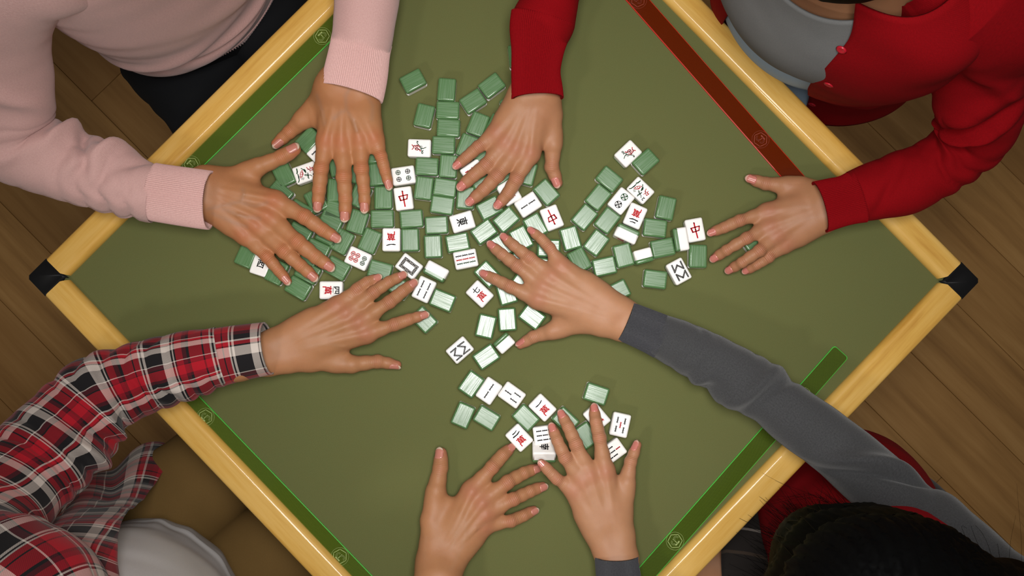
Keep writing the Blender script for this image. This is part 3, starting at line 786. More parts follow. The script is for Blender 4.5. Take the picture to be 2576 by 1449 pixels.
UP = [
 (1054.5, 372, (1, .03), dz_bird(), 'white tile with a red and green bird, left of the central green column'),
 (1580.6, 385.8, (-.72, .69), dz_bird(), 'white tile with a red and green bird, topmost of the right group'),
 (1014.6, 441, L(-8.6), dz_dots(4), 'white tile with four dark wheel-shaped dots beside a little fingertip'),
 (1014.8, 498.7, L(-97.6), dz_zhong(), 'white tile with red middle character, leftmost of the three red dragons'),
 (1388.5, 547.5, L(68), dz_zhong(), 'white tile with red middle character upside down, the middle of three red dragons'),
 (1749.5, 578.2, L(-100.5), dz_zhong(), 'white tile with red middle character, rightmost of the three red dragons'),
 (1163, 557.5, L(-17), dz_one('東', K, 12, 16), 'white tile with the black east character lying on its side'),
 (1171.3, 651.7, L(-101.5), None, 'white tile with three rows of small black, red and green bamboo chains'),
 (1028.5, 670, L(-143.4), dz_board(), 'white tile with a black ornamental rectangular frame and blank middle'),
 (1066.3, 728, L(-65.4), dz_bam(4), 'white tile with four black bamboo sticks beside a middle fingertip'),
 (1206.8, 739.5, L(-137), dz_wan('七'), 'white tile with black seven over red ten-thousand character'),
 (1156.6, 880.8, L(-41), dz_eight(), 'white tile with zigzag eight-bamboo pattern in the middle of the table'),
 (1708.4, 682.5, L(-118.5), dz_eight(), 'white tile with zigzag eight-bamboo pattern at the right'),
 (1230, 983.5, L(-56), dz_bam(2), 'white tile with two black bamboo sticks in line, in the lower group'),
 (1328.5, 514, L(-33.5), dz_bam(2), 'white tile with two black bamboo sticks in line, in the central group'),
 (1287.6, 994, L(-144.6), dz_bam(3), 'white tile with three black bamboo sticks in the lower group'),
 (1365, 1025.7, L(-136), dz_wan('一'), 'white tile with black one over red ten-thousand character in the lower group'),
 (1306.3, 1101.7, L(-133), dz_wan('二'), 'white tile with black two over red ten-thousand character in the lower group'),
 (1371.7, 1094.3, L(-8), dz_bam(90), 'white tile with rows of black bamboo chains under the ring fingertip of the lower hand'),
 (1501.7, 1050.2, L(-130.4), dz_wan('三'), 'white tile under the index fingertip of the lower hand'),
 (1560.7, 1069.3, L(-77.5), dz_bam(5), 'white tile with four black and one red bamboo stick in the lower group'),
 (1542.3, 1136, (.81, -.59), dz_bam(7), 'white tile with one red and six black bamboo sticks beside the lower hand'),
 (1563, 505, L(-51), dz_dots(2), 'white tile with two wheel-shaped dots, one green and one black'),
 (1612, 478.3, L(43.5), dz_flower('2'), 'white tile with plum blossom drawing and black digit 2'),
 (1598.5, 543, L(113.6), dz_wan('二'), 'white tile with black two and red ten-thousand character in the right group'),
 (984, 602.6, L(90), dz_wan('一'), 'white tile with black one below an upside-down red ten-thousand character'),
 (900, 650, L(24.6), dz_dots(6), 'white tile with four red and two green dots'),
 (832.2, 730, L(0), dz_wan('四'), 'white tile with black four at right of a red ten-thousand character'),
 (656.2, 664, L(-72), dz_one('西', K, 11, 11), 'white tile with the black west character under the little finger at left'),
 (767.7, 434.4, L(-20), dz_flower('3'), 'white tile with green and red plant drawing and black digit 3'),
 (805.4, 380.9, L(-46), dz_bam(3), 'white tile mostly under the upper left palm, a bamboo stick showing'),
 (1280.3, 483, L(-120), dz_wan('一'), 'white tile under the index finger of the hand in the red cuff'),
 (1192, 429.8, (.82, -.57), dz_wan('八'), 'white tile with black eight and red ten-thousand character between two fingers'),
]
def rot90(k):
    k.V = [(-y, x, z) for x, y, z in k.V]; return k
k9 = Ink()
for i, m in enumerate((K, RD, GN)):
    for j in (-1, 0, 1): k9.stick(j * 9.4, 5.8 - i * 5.6, m, 9.0, 0.0, 1.3)
for x, y, u, d, lab in UP:
    if d is None:   # sticks run across the long side here: the design's top is a short side
        place_tile(x, y, "U", L(-11.5), lab, rot90(k9))
    else: place_tile(x, y, 'U', u, lab, d)
place_tile(1096.5, 682.3, 'E', 28, 'white tile on its long edge with green back below, right of the framed blank tile', b=(-.5, .85))
place_tile(1577.5, 587.6, 'E', 24.7, 'white tile on its long edge with green back above, below the right two-character tile', b=(.42, -.91), design=dz_wan('四'))
place_tile(1714, 601.3, 'E', 81, 'white tile on its long edge with green back at left, beside the rightmost red dragon', b=(-1, .1))
place_tile(1268.4, 863.4, 'N', -42, 'white tile standing on end with green upper left edge, near the thumb tip', b=(-.62, -.78))
place_tile(1619.4, 643.5, 'N', -15, 'white tile standing on end with green lower edge, in the right group', b=(.2, .95))
place_tile(1369, 1137, 'U', L(0), 'white tile tipped up on edge under the lower hand, black character on its face', design=dz_one('南', K, 13, 14), tilt=(180, 50), group='mahjong tiles lying on edge')

# ------------------------------------------------------------------ people
SKIN_A = m_skin('tanned_skin', rgb(172, 121, 80), rgb(180, 92, 62), rgb(140, 112, 94))
SKIN_B = m_skin('warm_skin', rgb(168, 121, 85), rgb(166, 95, 77), rgb(160, 126, 104))
SKIN_C = m_skin('ruddy_skin', rgb(170, 122, 82), rgb(168, 96, 80), rgb(156, 126, 100))
SKIN_D = m_skin('fair_skin', rgb(176, 129, 93), rgb(172, 102, 82), rgb(188, 150, 128))
NAIL = m_nail('pink_nail', rgb(186, 120, 104), rgb(206, 184, 160)); NAIL_D = m_nail('rosy_nail', rgb(190, 116, 104), rgb(206, 164, 146))

class Figure:
    def __init__(self, label, loc, skin, nail):
        self.root = empty('person', loc); set_props(self.root, label, 'person', 'players around the table')
        self.skin = skin; self.nail = nail; self.nl = 0.0145; self.V = []; self.F = []; self.at = {k: [] for k in ('redness', 'fold', 'axial', 'vein')}; self.n = 0; self.nails = []
    def add(self, V, F, **at):
        self.V.append(V); self.F.append(F + self.n); self.n += len(V)
        for k in self.at: self.at[k].append(at.get(k, np.zeros(len(V))))
    def finish(self):
        loc = np.array(self.root.location)
        me = mesh_from('body', np.vstack(self.V) - loc, np.vstack(self.F), True, attrs={k: np.concatenate(v) for k, v in self.at.items()})
        self.body = link('body', me, self.root, [self.skin])
        for V, F, UV in self.nails:
            m = mesh_from('fingernail', V - loc, F, True, UV); flip_out(m)
            o = link('fingernail', m, self.body, [self.nail]); md = o.modifiers.new('plate', 'SOLIDIFY'); md.thickness = 0.0005; md.offset = 0
        return self
    def cloth(self, name, mat, secs, parent=None, **kw):
        o = tube_obj(name, parent or self.root, mat, secs, **kw)
        loc = np.array(self.root.location); n = len(o.data.vertices); a = np.empty(n * 3, np.float32); o.data.vertices.foreach_get('co', a)
        o.data.vertices.foreach_set('co', (a.reshape(-1, 3) - loc).astype(np.float32).ravel()); o.data.update(); return o

def hand(fig, org, sc, wrist, fore, dig, lifts, vein=0.5, tend=1.0, res=0.00135, veins=(), nail_tilt=(0.9, 0, 0, 0, 0), rsc=1.0, nails=True, wlift=24):
    """dig: five digits thumb..little, each [(x, y, half width) x4] in the crop's pixels, from the knuckle (thumb: wrist joint) to the end of the tip;
    lifts: height of the underside over the felt in mm for each of those joints"""
    def W(x, y, hw, lift, k=1.0):
        r = M2(hw / sc, TZ + 0.02) * k * rsc
        return P(org[0] + x / sc, org[1] + y / sc, TZ + lift * 0.001 + r), r
    B = Body(); J = []
    for d, l in zip(dig, lifts):
        q = [W(x, y, h, li) for (x, y, h), li in zip(d, l)]
        (pd, rd), (pt, rt) = q[2], q[3]; ax = unit(pt - pd); q[3] = (pt - ax * rt, rt); J.append(q)
    # wrist and forearm, flattened: two bones side by side
    (wa, _), (wb, _) = W(wrist[0], wrist[1], 0, wlift), W(wrist[2], wrist[3], 0, wlift)
    hw = np.linalg.norm(wa - wb) / 2; cW = (wa + wb) / 2; lat = unit(wb - wa); rw = hw * 0.62
    cW = cW + np.array([0, 0, rw]); w0, w1 = cW - lat * (hw - rw), cW + lat * (hw - rw)
    prev = (w0, w1, rw)
    for (fx, fy, fh, fl) in fore:
        c = P(fx, fy, fl); r = M2(fh, fl); d = c - (prev[0] + prev[1]) / 2
        la = np.cross(unit(d), np.array([0, 0, 1.0])); la = unit(la); la = la if la @ lat > 0 else -la
        rr = r * 0.72; n0, n1 = c - la * (r - rr), c + la * (r - rr)
        B.cap(prev[0], n0, prev[2], rr, 0.02); B.cap(prev[1], n1, prev[2], rr, 0.02); prev = (n0, n1, rr)
    B.cap(w0, w1, rw, rw, 0.015)
    mcp = [J[i][0] for i in range(1, 5)]
    thumb_first = (mcp[0][0] - mcp[3][0]) @ lat < 0
    e0, e1 = (w0, w1) if thumb_first else (w1, w0)
    up = np.array([0, 0, 1.0])
    for i, (p, r) in enumerate(mcp):
        s = e0 + (e1 - e0) * (0.12 + 0.76 * i / 3.0)
        B.cap(s, p, rw * 0.86, max(r * 0.96, 0.0095), 0.010)
        B.cap(s + (p - s) * 0.45 - up * 0.004, p - up * 0.003, 0.0135, 0.0105, 0.014)
    ul = unit(e1 - e0); pk = mcp[3][0]   # the heel of the hand on the little finger's side
    B.cap(e1 + (pk - e1) * 0.16 + ul * 0.002 - up * 0.002, e1 + (pk - e1) * 0.62 + ul * 0.0025 - up * 0.003, rw * 0.95, 0.0135, 0.014)
    for (p, r), (p2, r2) in zip(mcp[:-1], mcp[1:]):
        B.cap(p * 0.86 + cW * 0.14 - up * 0.003, p2 * 0.86 + cW * 0.14 - up * 0.003, r * 0.9, r2 * 0.9, 0.012)
    t0, t1 = J[0][0], J[0][1]
    B.cap(e0, t0[0], rw * 0.9, t0[1], 0.016); B.cap(t0[0], t1[0], t0[1], t1[1], 0.014)
    mid = mcp[0][0] * 0.55 + cW * 0.45 - up * 0.004
    B.cap(mid, t0[0] * 0.4 + t1[0] * 0.6 - up * 0.003, 0.0095, 0.009, 0.016); B.cap(mid, (t0[0] + e0) / 2, 0.012, 0.012, 0.016)
    B.cap(mcp[0][0] * 0.75 + cW * 0.25 - up * 0.006, t0[0] * 0.25 + t1[0] * 0.75 - up * 0.004, 0.0065, 0.0065, 0.013)
    for i, (p, r) in enumerate(mcp):     # knuckle and tendon
        B.cap(p + up * r * 0.28 - unit(p - cW) * 0.001, p + up * r * 0.28 - unit(p - cW) * 0.001, r * 0.88, r * 0.88, 0.008)
        s = e0 + (e1 - e0) * (0.3 + 0.4 * i / 3.0) + up * (rw * 0.92 - 0.0040); e = p + up * (r * 1.02)
        if tend > 0: B.cap(s + (e - s) * 0.12, e + up * 0.0004 * tend, 0.0016, 0.0012 + 0.0012 * tend, 0.006)
    for i, q in enumerate(J):            # phalanges
        st = 1 if i == 0 else 0
        for a in range(st, 3):
            (p, r), (p2, r2) = q[a], q[a + 1]
            B.cap(p, p2, r * (0.96 if a else 1.0), r2 * 0.97, 0.010 if a == st else 0.0025)
            if a > st or i == 0:          # joint: slightly wider than the bone between
                B.cap(p + up * r * 0.10, p + up * r * 0.10, r * 1.0, r * 1.0, 0.004)
            m = (p + p2) / 2; B.cap(m - up * r * 0.18, m - up * r * 0.18, (r + r2) * 0.48, (r + r2) * 0.48, 0.006)
    vpts = []
    for vl in veins:
        pts = []
        for x, y in vl:
            p, _ = W(x, y, 0, 0); best = None
            pts.append(p)
        vpts.append(pts)
    # veins ride on the back of the hand: height found from the bones below
    def top_z(p):
        z = -1
        for a, b, ra, rb, k, neg in B.p:
            d = (b - a)[:2]; L2 = d @ d; t = 0 if L2 < 1e-12 else min(1, max(0, (p[:2] - a[:2]) @ d / L2))
            c = a + (b - a) * t; r = ra + (rb - ra) * t; h2 = r * r - np.sum((p[:2] - c[:2]) ** 2)
            if h2 > 0: z = max(z, c[2] + math.sqrt(h2))
        return z
    for pts in vpts:
        q = []
        for p in pts:
            z = top_z(p)
            if z > 0: q.append(np.array([p[0], p[1], z - 0.0002]))
        for a, b in zip(q[:-1], q[1:]): B.cap(a, b, 0.0013, 0.0013, 0.004)
    V, F = B.mesh(res)
    # masks of the skin's own colour
    red = np.zeros(len(V)); fold = np.zeros(len(V)); axial = np.zeros(len(V)); vn = np.zeros(len(V))
    def g(p, s): return np.exp(-((V - p) ** 2).sum(1) / (2 * s * s))
    for i, q in enumerate(J):
        red = np.maximum(red, 0.95 * g(q[3][0], 0.0085)); 
        for a in ((1, 2) if i else (2,)):
            p, r = q[a]; d = unit(q[a + 1][0] - q[a - 1][0]); m = g(p + up * r, 0.0065 if a == 1 or i == 0 else 0.0045)
            red = np.maximum(red, (0.55 if a == 1 else 0.35) * m); ax = (V - p) @ d; w_ = m > 0.05
            axial[w_] = ax[w_]; fold = np.maximum(fold, m * (1.0 if a == 1 else 0.7))
    for p, r in mcp: red = np.maximum(red, 0.6 * g(p + up * r, 0.009))
    for pts in vpts:
        for a, b in zip(pts[:-1], pts[1:]):
            d = b[:2] - a[:2]; t = np.clip(((V[:, :2] - a[:2]) @ d) / (d @ d + 1e-12), 0, 1); dd = np.sum((V[:, :2] - a[:2] - t[:, None] * d) ** 2, 1)
            vn = np.maximum(vn, np.exp(-dd / (2 * 0.0022 ** 2)))
    nz = (V[:, 2] > TZ + 0.012)
    fig.add(V, F, redness=red, fold=fold, axial=axial, vein=vn * vein * nz)
    # nails
    for i, q in enumerate(J):
        if not nails: break
        (pd, rd), (pt, rt) = q[2], q[3]; ax = unit(pt - pd); nv = up - (up @ ax) * ax; nv = unit(nv); sd = np.cross(ax, nv)
        tl = nail_tilt[i]; n2 = nv * math.cos(tl) + sd * math.sin(tl); s2 = np.cross(ax, n2)
        Lg = fig.nl if i else fig.nl * 1.18; r = rt * 1.0; nu, nvv = 9, 9; VV = []; UV = []
        for a in range(nu):
            u = a / (nu - 1)
            for b in range(nvv):
                v = (b / (nvv - 1) - 0.5) * 2; wd = 0.90 * (1 - 0.25 * max(0, 0.2 - u) / 0.2 - 0.22 * max(0, u - 0.8) / 0.2)
                th = v * wd; back = 0.0022 * abs(v) ** 2 * (1 if u > 0.7 else -0.4 if u < 0.2 else 0)
                s = u * Lg - Lg + rt * 0.99 - back; rr = (r + (rd - r) * max(0, -s) / max(np.linalg.norm(pt - pd), 1e-4)) * 1.0
                if s > 0: rr = math.sqrt(max(rt * rt - (s * 0.66) ** 2, 1e-8))
                VV.append(pt + ax * s + (n2 * math.cos(th) + s2 * math.sin(th)) * (rr + 0.00045)); UV.append((u, v * 0.5 + 0.5))
        idx = np.arange(nu * nvv).reshape(nu, nvv); Q = np.stack([idx[:-1, :-1], idx[:-1, 1:], idx[1:, 1:], idx[1:, :-1]], -1).reshape(-1, 4)
        fig.nails.append((np.array(VV), Q, np.array(UV)))
    return J, cW

def head_prims(B, c, fwd, s=1.0):
    """skull, jaw, nose, ears, lips at head centre c, facing fwd"""
    f = unit(np.asarray(fwd, float)); upv = unit(np.array([0, 0, 1.0]) - f[2] * f); r = np.cross(f, upv)
    q = lambda x, y, z: c + (f * x + r * y + upv * z) * s
    B.cap(q(-0.025, 0, 0.035), q(0.02, 0, 0.03), 0.082, 0.076, 0.03); B.cap(q(0.03, 0, -0.02), q(0.045, 0, -0.075), 0.062, 0.034, 0.03)
    for t in (-1, 1):
        B.cap(q(-0.01, t * 0.055, -0.03), q(0.045, t * 0.018, -0.085), 0.028, 0.022, 0.02); B.cap(q(-0.005, t * 0.078, 0.012), q(-0.01, t * 0.076, -0.022), 0.012, 0.008, 0.006)
        B.cap(q(0.078, t * 0.012, 0.028), q(0.07, t * 0.045, 0.03), 0.012, 0.010, 0.012); B.cap(q(0.07, t * 0.035, -0.012), q(0.066, t * 0.04, -0.016), 0.018, 0.016, 0.015)
    B.cap(q(0.086, 0, 0.02), q(0.106, 0, -0.018), 0.008, 0.011, 0.010); B.cap(q(0.092, 0.012, -0.02), q(0.092, -0.012, -0.02), 0.008, 0.008, 0.006)
    B.cap(q(0.084, 0.018, -0.045), q(0.084, -0.018, -0.045), 0.007, 0.007, 0.006); B.cap(q(0.082, 0.015, -0.056), q(0.082, -0.015, -0.056), 0.008, 0.008, 0.006)
    return q
def eyes(fig, q, s=1.0):
    m = bpy.data.materials.get('dark_eye') or m_plain('dark_eye', rgb(40, 26, 20), 0.15)
    for t in (-1, 1):
        bm = bmesh.new(); bmesh.ops.create_uvsphere(bm, u_segments=16, v_segments=10, radius=0.012 * s)
        o = link('eye', bm_mesh('eye', bm), fig.root, [m]); o.location = q(0.068, t * 0.033, 0.012) - np.array(fig.root.location)

def frame_body(fig, pel, chest, neck, head, arms, hip, knee, ank, fwd, hs=1.0, res=0.009):
    B = Body()
    B.cap(pel, chest, 0.07, 0.07, 0.01); B.cap(chest, neck, 0.07, 0.045, 0.03); B.cap(neck, head, 0.052, 0.05, 0.03)
    for i in (0, 1):
        pts = [(P(a[0], a[1], a[2]), min(a[3], a[4]) * (0.60 if n > 1 else 0.42)) for n, a in enumerate(arms[i])]
        B.cap(chest, pts[0][0], 0.04, pts[0][1], 0.01)
        for (p0, r0), (p1_, r1) in zip(pts[:-1], pts[1:]): B.cap(p0, p1_, r0, r1, 0.006)
        B.cap(pel, hip[i], 0.06, 0.056, 0.01); B.cap(hip[i], knee[i], 0.056, 0.05, 0.01); B.cap(knee[i], ank[i], 0.052, 0.036, 0.03)
        t = unit(np.array([fwd[0], fwd[1], 0])); B.cap(ank[i], ank[i] + t * 0.14 - np.array([0, 0, 0.04]), 0.036, 0.026, 0.02)
        B.cap(ank[i] - np.array([0, 0, 0.035]), ank[i] - np.array([0, 0, 0.035]) - t * 0.03, 0.034, 0.034, 0.02)
    q = head_prims(B, head, unit(np.array([fwd[0], fwd[1], -0.75])), hs)
    V, F = B.mesh(res); fig.add(V, F); return q

def ribs(n, amp): return lambda s, ph, Lx: amp * np.cos(n * ph)
def sleeve_disp(seed, amp=0.004, creases=(), comp=(), u=14, waves=0.6):
    """soft folds: slow swell of the cloth, single creases (s, phi, width s, width phi, slant, amp), bunched rings (s0, s1, wavelength, amp)"""
    def f(s, ph, Lx):
        d = amp * wob(s * u * 0.5, ph * 0.35, seed) * waves
        for (s0, p0, ws, wp, sl, a) in creases:
            dp = np.mod(ph - p0 + PI, 2 * PI) - PI
            d = d + a * np.exp(-((s - s0 - sl * dp) / ws) ** 2 - (dp / wp) ** 2)
        for (a0, a1, lam, a) in comp:
            env = np.clip((s - a0) / 0.03, 0, 1) * np.clip((a1 - s) / 0.03, 0, 1)
            x = s + 0.012 * wob(ph * 0.5, s * 6, seed + 3)
            d = d + a * env * (np.abs(np.sin(x * PI / lam + 0.9 * np.sin(ph * 2 + seed))) ** 0.8 - 0.5) * (0.55 + 0.45 * np.sin(ph * 1.0 + seed + x * 30))
        return d
    return f

# ------------------------------------------------------------------ the person in the pink sweater (upper left)
PINK = m_knit('pink_knit', rgb(186, 144, 138), rgb(214, 176, 170)); PINK_RIB = m_knit('pink_rib_knit', rgb(196, 152, 146), rgb(224, 186, 180), 0.0018, 0.2)
BLACKCL = m_weave('black_trouser_cloth', rgb(16, 17, 19), rgb(27, 28, 30))
UP1 = [0, 0, 1]
p1 = Figure('person in a pink knitted sweater and black trousers reaching in with both hands', tuple(P(430, 20, 0.0)), SKIN_A, NAIL); p1.nl = 0.0165
o1 = (640, 200)
J1, c1 = hand(p1, o1, 3.6225, (605, 90, 1140, 185), [(902, 130, 48, 0.818), (915, -60, 60, 0.83)],
  [[(560, 230, 72), (430, 375, 70), (320, 480, 60), (165, 612, 46)], [(655, 565, 72), (608, 815, 66), (590, 1010, 58), (570, 1212, 46)], [(800, 575, 72), (815, 890, 68), (830, 1090, 58), (825, 1302, 50)],
   [(965, 560, 70), (978, 815, 62), (1000, 1010, 52), (1008, 1222, 46)], [(1095, 545, 66), (1155, 700, 52), (1192, 840, 46), (1238, 1010, 38)]],
  [[20, 12, 6, 2], [26, 32, 26, 20.5], [26, 33, 26, 20.5], [26, 33, 26, 20.5], [25, 31, 26, 20.5]], vein=0.8, tend=2.3, wlift=26,
  veins=[[(960, 190), (910, 270), (905, 370), (960, 460), (985, 540)], [(650, 250), (690, 380), (705, 480)], [(905, 370), (840, 400), (790, 440)], [(1090, 250), (1130, 330), (1120, 440)]], nail_tilt=(-0.75, -0.15, 0, 0.05, 0.1))
o2 = (500, 340)
J2, c2 = hand(p1, o2, 3.6225, (110, 325, 85, 735), [(430, 490, 44, 0.816), (300, 458, 50, 0.820)],
  [[(260, 385, 70), (540, 290, 72), (755, 200, 66), (925, 105, 56)], [(700, 600, 76), (965, 745, 68), (1130, 862, 58), (1297, 965, 46)], [(635, 740, 74), (900, 972, 70), (1070, 1112, 60), (1238, 1228, 48)],
   [(530, 835, 68), (780, 1060, 64), (930, 1190, 54), (1085, 1325, 46)], [(420, 915, 62), (625, 1112, 54), (730, 1235, 46), (835, 1362, 38)]],
  [[22, 24, 24, 22], [26, 32, 26, 20.5], [27, 33, 26, 20.5], [26, 32, 26, 20.5], [24, 29, 24, 20.5]], vein=0.8, tend=2.3, wlift=26,
  veins=[[(190, 730), (330, 690), (480, 655), (505, 590), (495, 545)], [(480, 660), (600, 690), (700, 660)], [(240, 760), (400, 830), (520, 870)], [(330, 720), (450, 770), (640, 800)]], nail_tilt=(-0.35, 0.1, 0.1, 0.1, 0.15))
SL1a = [(430, -390, 1.08, .07, .06), (655, -480, 1.07, .095, .09), (790, -400, .96, .072, .068), (900, -250, .875, .058, .056), (918, -130, .838, .050, .048), (922, -10, .822, .0458, .043), (914, 70, .817, .0430, .041), (909, 112, .815, .0420, .040), (907, 126, .814, .0410, .039)]
SL1b = [(200, -260, 1.09, .07, .06), (90, -210, 1.08, .11, .10), (-20, -100, 1.05, .10, .095), (-36, 60, .98, .077, .074), (-10, 190, .91, .071, .068), (8, 295, .868, .066, .062), (44, 362, .846, .057, .055), (110, 394, .834, .0525, .051), (190, 422, .826, .0500, .048), (290, 455, .820, .0455, .044), (370, 479, .816, .0405, .040), (392, 484, .815, .0395, .039)]
pv = lambda *a: P(*a)
q = frame_body(p1, pv(465, 0, .50), pv(360, -180, .98), pv(250, -330, 1.18), pv(270, -430, 1.30), (SL1a, SL1b),
  (pv(560, -60, .50), pv(400, 110, .50)), (pv(880, 330, .50), pv(640, 470, .50)), (pv(840, 380, .085), pv(690, 520, .085)), (.71, -.71))
eyes(p1, q)
HAIRM = m_plain('black_hair', rgb(5, 5, 5), 0.6, 0.05)
def hair_cap(fig, q, s=1.0, back=0.0):
    B = Body(); B.cap(q(-0.035, 0, 0.048), q(0.024, 0, 0.052), 0.104, 0.090, 0.03)
    for t in (-1, 1): B.cap(q(-0.04, t * 0.035, 0.03), q(-0.05, t * 0.05, -0.03), 0.05, 0.035, 0.03)
    B.cap(q(-0.05, 0, 0.02), q(-0.065, 0, -0.05 - back), 0.06, 0.05, 0.03)
    V, F = B.mesh(0.005); n = wob(V[:, 0] * 30, V[:, 1] * 30, 5) * 0.0015; V = V + n[:, None] * np.array([0.4, 0.4, 0.6])
    return link('hair', mesh_from('hair', V - np.array(fig.root.location), F), fig.root, [HAIRM])
hair_cap(p1, q)
p1.finish()
tr = p1.cloth('trousers', BLACKCL, [(450, -70, .64, .145, .10), (488, -20, .58, .160, .112), (510, 20, .52, .17, .10)], side=(.71, .71, 0), M=80, ds=0.01, disp=sleeve_disp(3, .004))
p1.cloth('trouser_leg', BLACKCL, [(410, 110, .52, .088, .08), (535, 240, .535, .092, .078), (640, 410, .52, .075, .07), (668, 470, .40, .06, .06), (690, 510, .12, .055, .055)], parent=tr, M=64, ds=0.008, side=(.71, .71, 0), disp=sleeve_disp(4, .005, comp=[(0.0, .2, .05, .004)]))
p1.cloth('trouser_leg', BLACKCL, [(540, -80, .52, .09, .08), (700, 90, .535, .09, .078), (880, 280, .52, .075, .07), (880, 330, .40, .06, .06), (840, 370, .12, .055, .055)], parent=tr, M=64, ds=0.008, side=(.71, .71, 0), disp=sleeve_disp(5, .005))
p1.cloth('undershirt_hem', BLACKCL, [(488, -10, .595, .158, .116), (480, -30, .64, .150, .11)], side=(.71, .71, 0), M=80, ds=0.008, disp=sleeve_disp(8, .004))
sw = p1.cloth('sweater', PINK, [(484, -34, .632, .155, .114), (478, -40, .652, .158, .117), (468, -48, .675, .162, .120), (440, -80, .73, .168, .123), (395, -125, .84, .168, .120), (345, -205, .97, .175, .110), (290, -300, 1.08, .165, .09), (265, -345, 1.15, .075, .06)], side=(.71, .71, 0), M=160, ds=0.006,
   disp=sleeve_disp(11, .006, creases=[(.10, 1.2, .014, .9, .01, .012), (.055, 1.6, .012, 1.1, -.01, .008), (.16, .7, .02, .8, .05, .010), (.12, 2.4, .015, .7, -.04, .010), (.22, 1.5, .03, .5, .06, .006)], comp=[(.03, .2, .055, .006)]))
p1.cloth('hem_rib', PINK_RIB, [(490, -26, .606, .157, .116), (486, -32, .625, .157, .116), (482, -38, .645, .155, .114)], parent=sw, side=(.71, .71, 0), M=1100, ds=0.004, disp=ribs(210, .0003), solid=0.003)
p1.cloth('sleeve', PINK, SL1a, lead=1, parent=sw, M=120,
   disp=sleeve_disp(21, .003, creases=[(.62, 2.9, .012, .6, .02, .004), (.66, 0.2, .02, .5, -.03, .004)]))
p1.cloth('cuff', PINK_RIB, [(911, 100, .815, .0425, .040), (905, 130, .814, .0425, .039), (896, 182, .813, .0445, .039), (887, 225, .812, .0452, .037), (884, 236, .812, .0450, .036)], parent=sw, M=720, ds=.003, disp=ribs(92, .00055), solid=0.003)
p1.cloth('sleeve', PINK, SL1b, lead=1, parent=sw, M=130,
   disp=sleeve_disp(23, .004, creases=[(.43, 2.5, .013, .8, .02, .016), (.462, 2.4, .008, .9, -.02, -.014), (.495, 2.5, .013, .8, .03, .016), (.53, 2.3, .010, .7, .03, -.008), (.38, 1.4, .02, .8, .05, .006), (.25, 2.4, .02, .7, .06, .008)], comp=[(.30, .6, .030, .007), (.56, .72, .036, .004)]))
p1.cloth('cuff', PINK_RIB, [(382, 482, .815, .0402, .040), (410, 487, .814, .0405, .039), (470, 496, .813, .0410, .038), (520, 503, .812, .0412, .036), (530, 504, .812, .0410, .036)], parent=sw, M=720, ds=.003, disp=ribs(90, .00055), solid=0.003)

# ------------------------------------------------------------------ the person in the red cardigan (upper right)
REDK = m_knit('red_knit', rgb(112, 2, 8), rgb(146, 4, 14), 0.0017, 0.35, 0.0); RED_RIB = m_knit('red_rib_knit', rgb(112, 2, 8), rgb(142, 4, 14), 0.0018, 0.2, 0.0)
GREYTOP = m_weave('grey_ribbed_top', rgb(96, 97, 98), rgb(132, 132, 130)); DENIM = m_weave('pale_blue_denim', rgb(132, 154, 174), rgb(160, 178, 194))
BTN = m_plain('red_button', rgb(176, 22, 40), 0.3)
SD2 = (.71, -.71, 0)
p2 = Figure('person in an open red cardigan over a grey top and pale blue trousers', tuple(P(2130, 70, 0.0)), SKIN_B, NAIL_D)
o3 = (1110, 210)
hand(p2, o3, 4.14, (735, 140, 1200, 140), [(1349, 160, 48, 0.812), (1388, -40, 54, 0.826)],
  [[(1165, 330, 78), (1170, 640, 76), (1150, 870, 72), (1232, 1085, 54)], [(925, 735, 82), (785, 1000, 68), (695, 1145, 62), (560, 1305, 50)], [(775, 690, 82), (580, 965, 70), (440, 1110, 64), (262, 1265, 52)],
   [(655, 620, 80), (465, 850, 68), (335, 960, 64), (172, 1105, 56)], [(565, 525, 74), (385, 660, 62), (262, 770, 56), (125, 882, 46)]],
  [[24, 20, 12, 8], [27, 33, 26, 21], [28, 34, 27, 21], [28, 33, 27, 21], [27, 31, 26, 21]], vein=0.3, tend=0.9, nail_tilt=(0.55, 0.1, 0, -0.1, -0.2), wlift=26)
o4 = (1750, 400)
hand(p2, o4, 4.528, (1365, 335, 1475, 800), [(2128, 504, 46, 0.804), (2199, 479, 50, 0.814)],
  [[(1210, 300, 76), (1010, 300, 76), (795, 280, 72), (562, 205, 54)], [(815, 605, 76), (500, 702, 66), (322, 782, 60), (130, 855, 48)], [(835, 770, 76), (580, 902, 66), (350, 1040, 58), (172, 1155, 50)],
   [(910, 880, 74), (725, 1045, 66), (525, 1180, 58), (350, 1285, 50)], [(1010, 975, 64), (835, 1125, 54), (690, 1210, 50), (540, 1295, 44)]],
  [[16, 12, 8, 5], [16, 20, 12, 4], [20, 27, 20, 4], [21, 30, 24, 4], [16, 24, 16, 2]], vein=0.3, tend=0.9, nail_tilt=(-0.3, -0.1, 0, 0.1, 0.2), wlift=20,
  veins=[[(1330, 560), (1150, 600), (1000, 580)], [(1300, 700), (1100, 740), (950, 800)]])
SL2a = [(2080, -270, 1.10, .07, .06), (1960, -430, 1.05, .09, .085), (1800, -400, .95, .066, .062), (1570, -300, .875, .053, .051), (1440, -150, .845, .046, .043), (1392, -40, .828, .0415, .039), (1380, 10, .823, .0405, .038), (1368, 50, .82, .0440, .041), (1360, 80, .818, .0420, .038), (1354, 100, .817, .039, .036)]
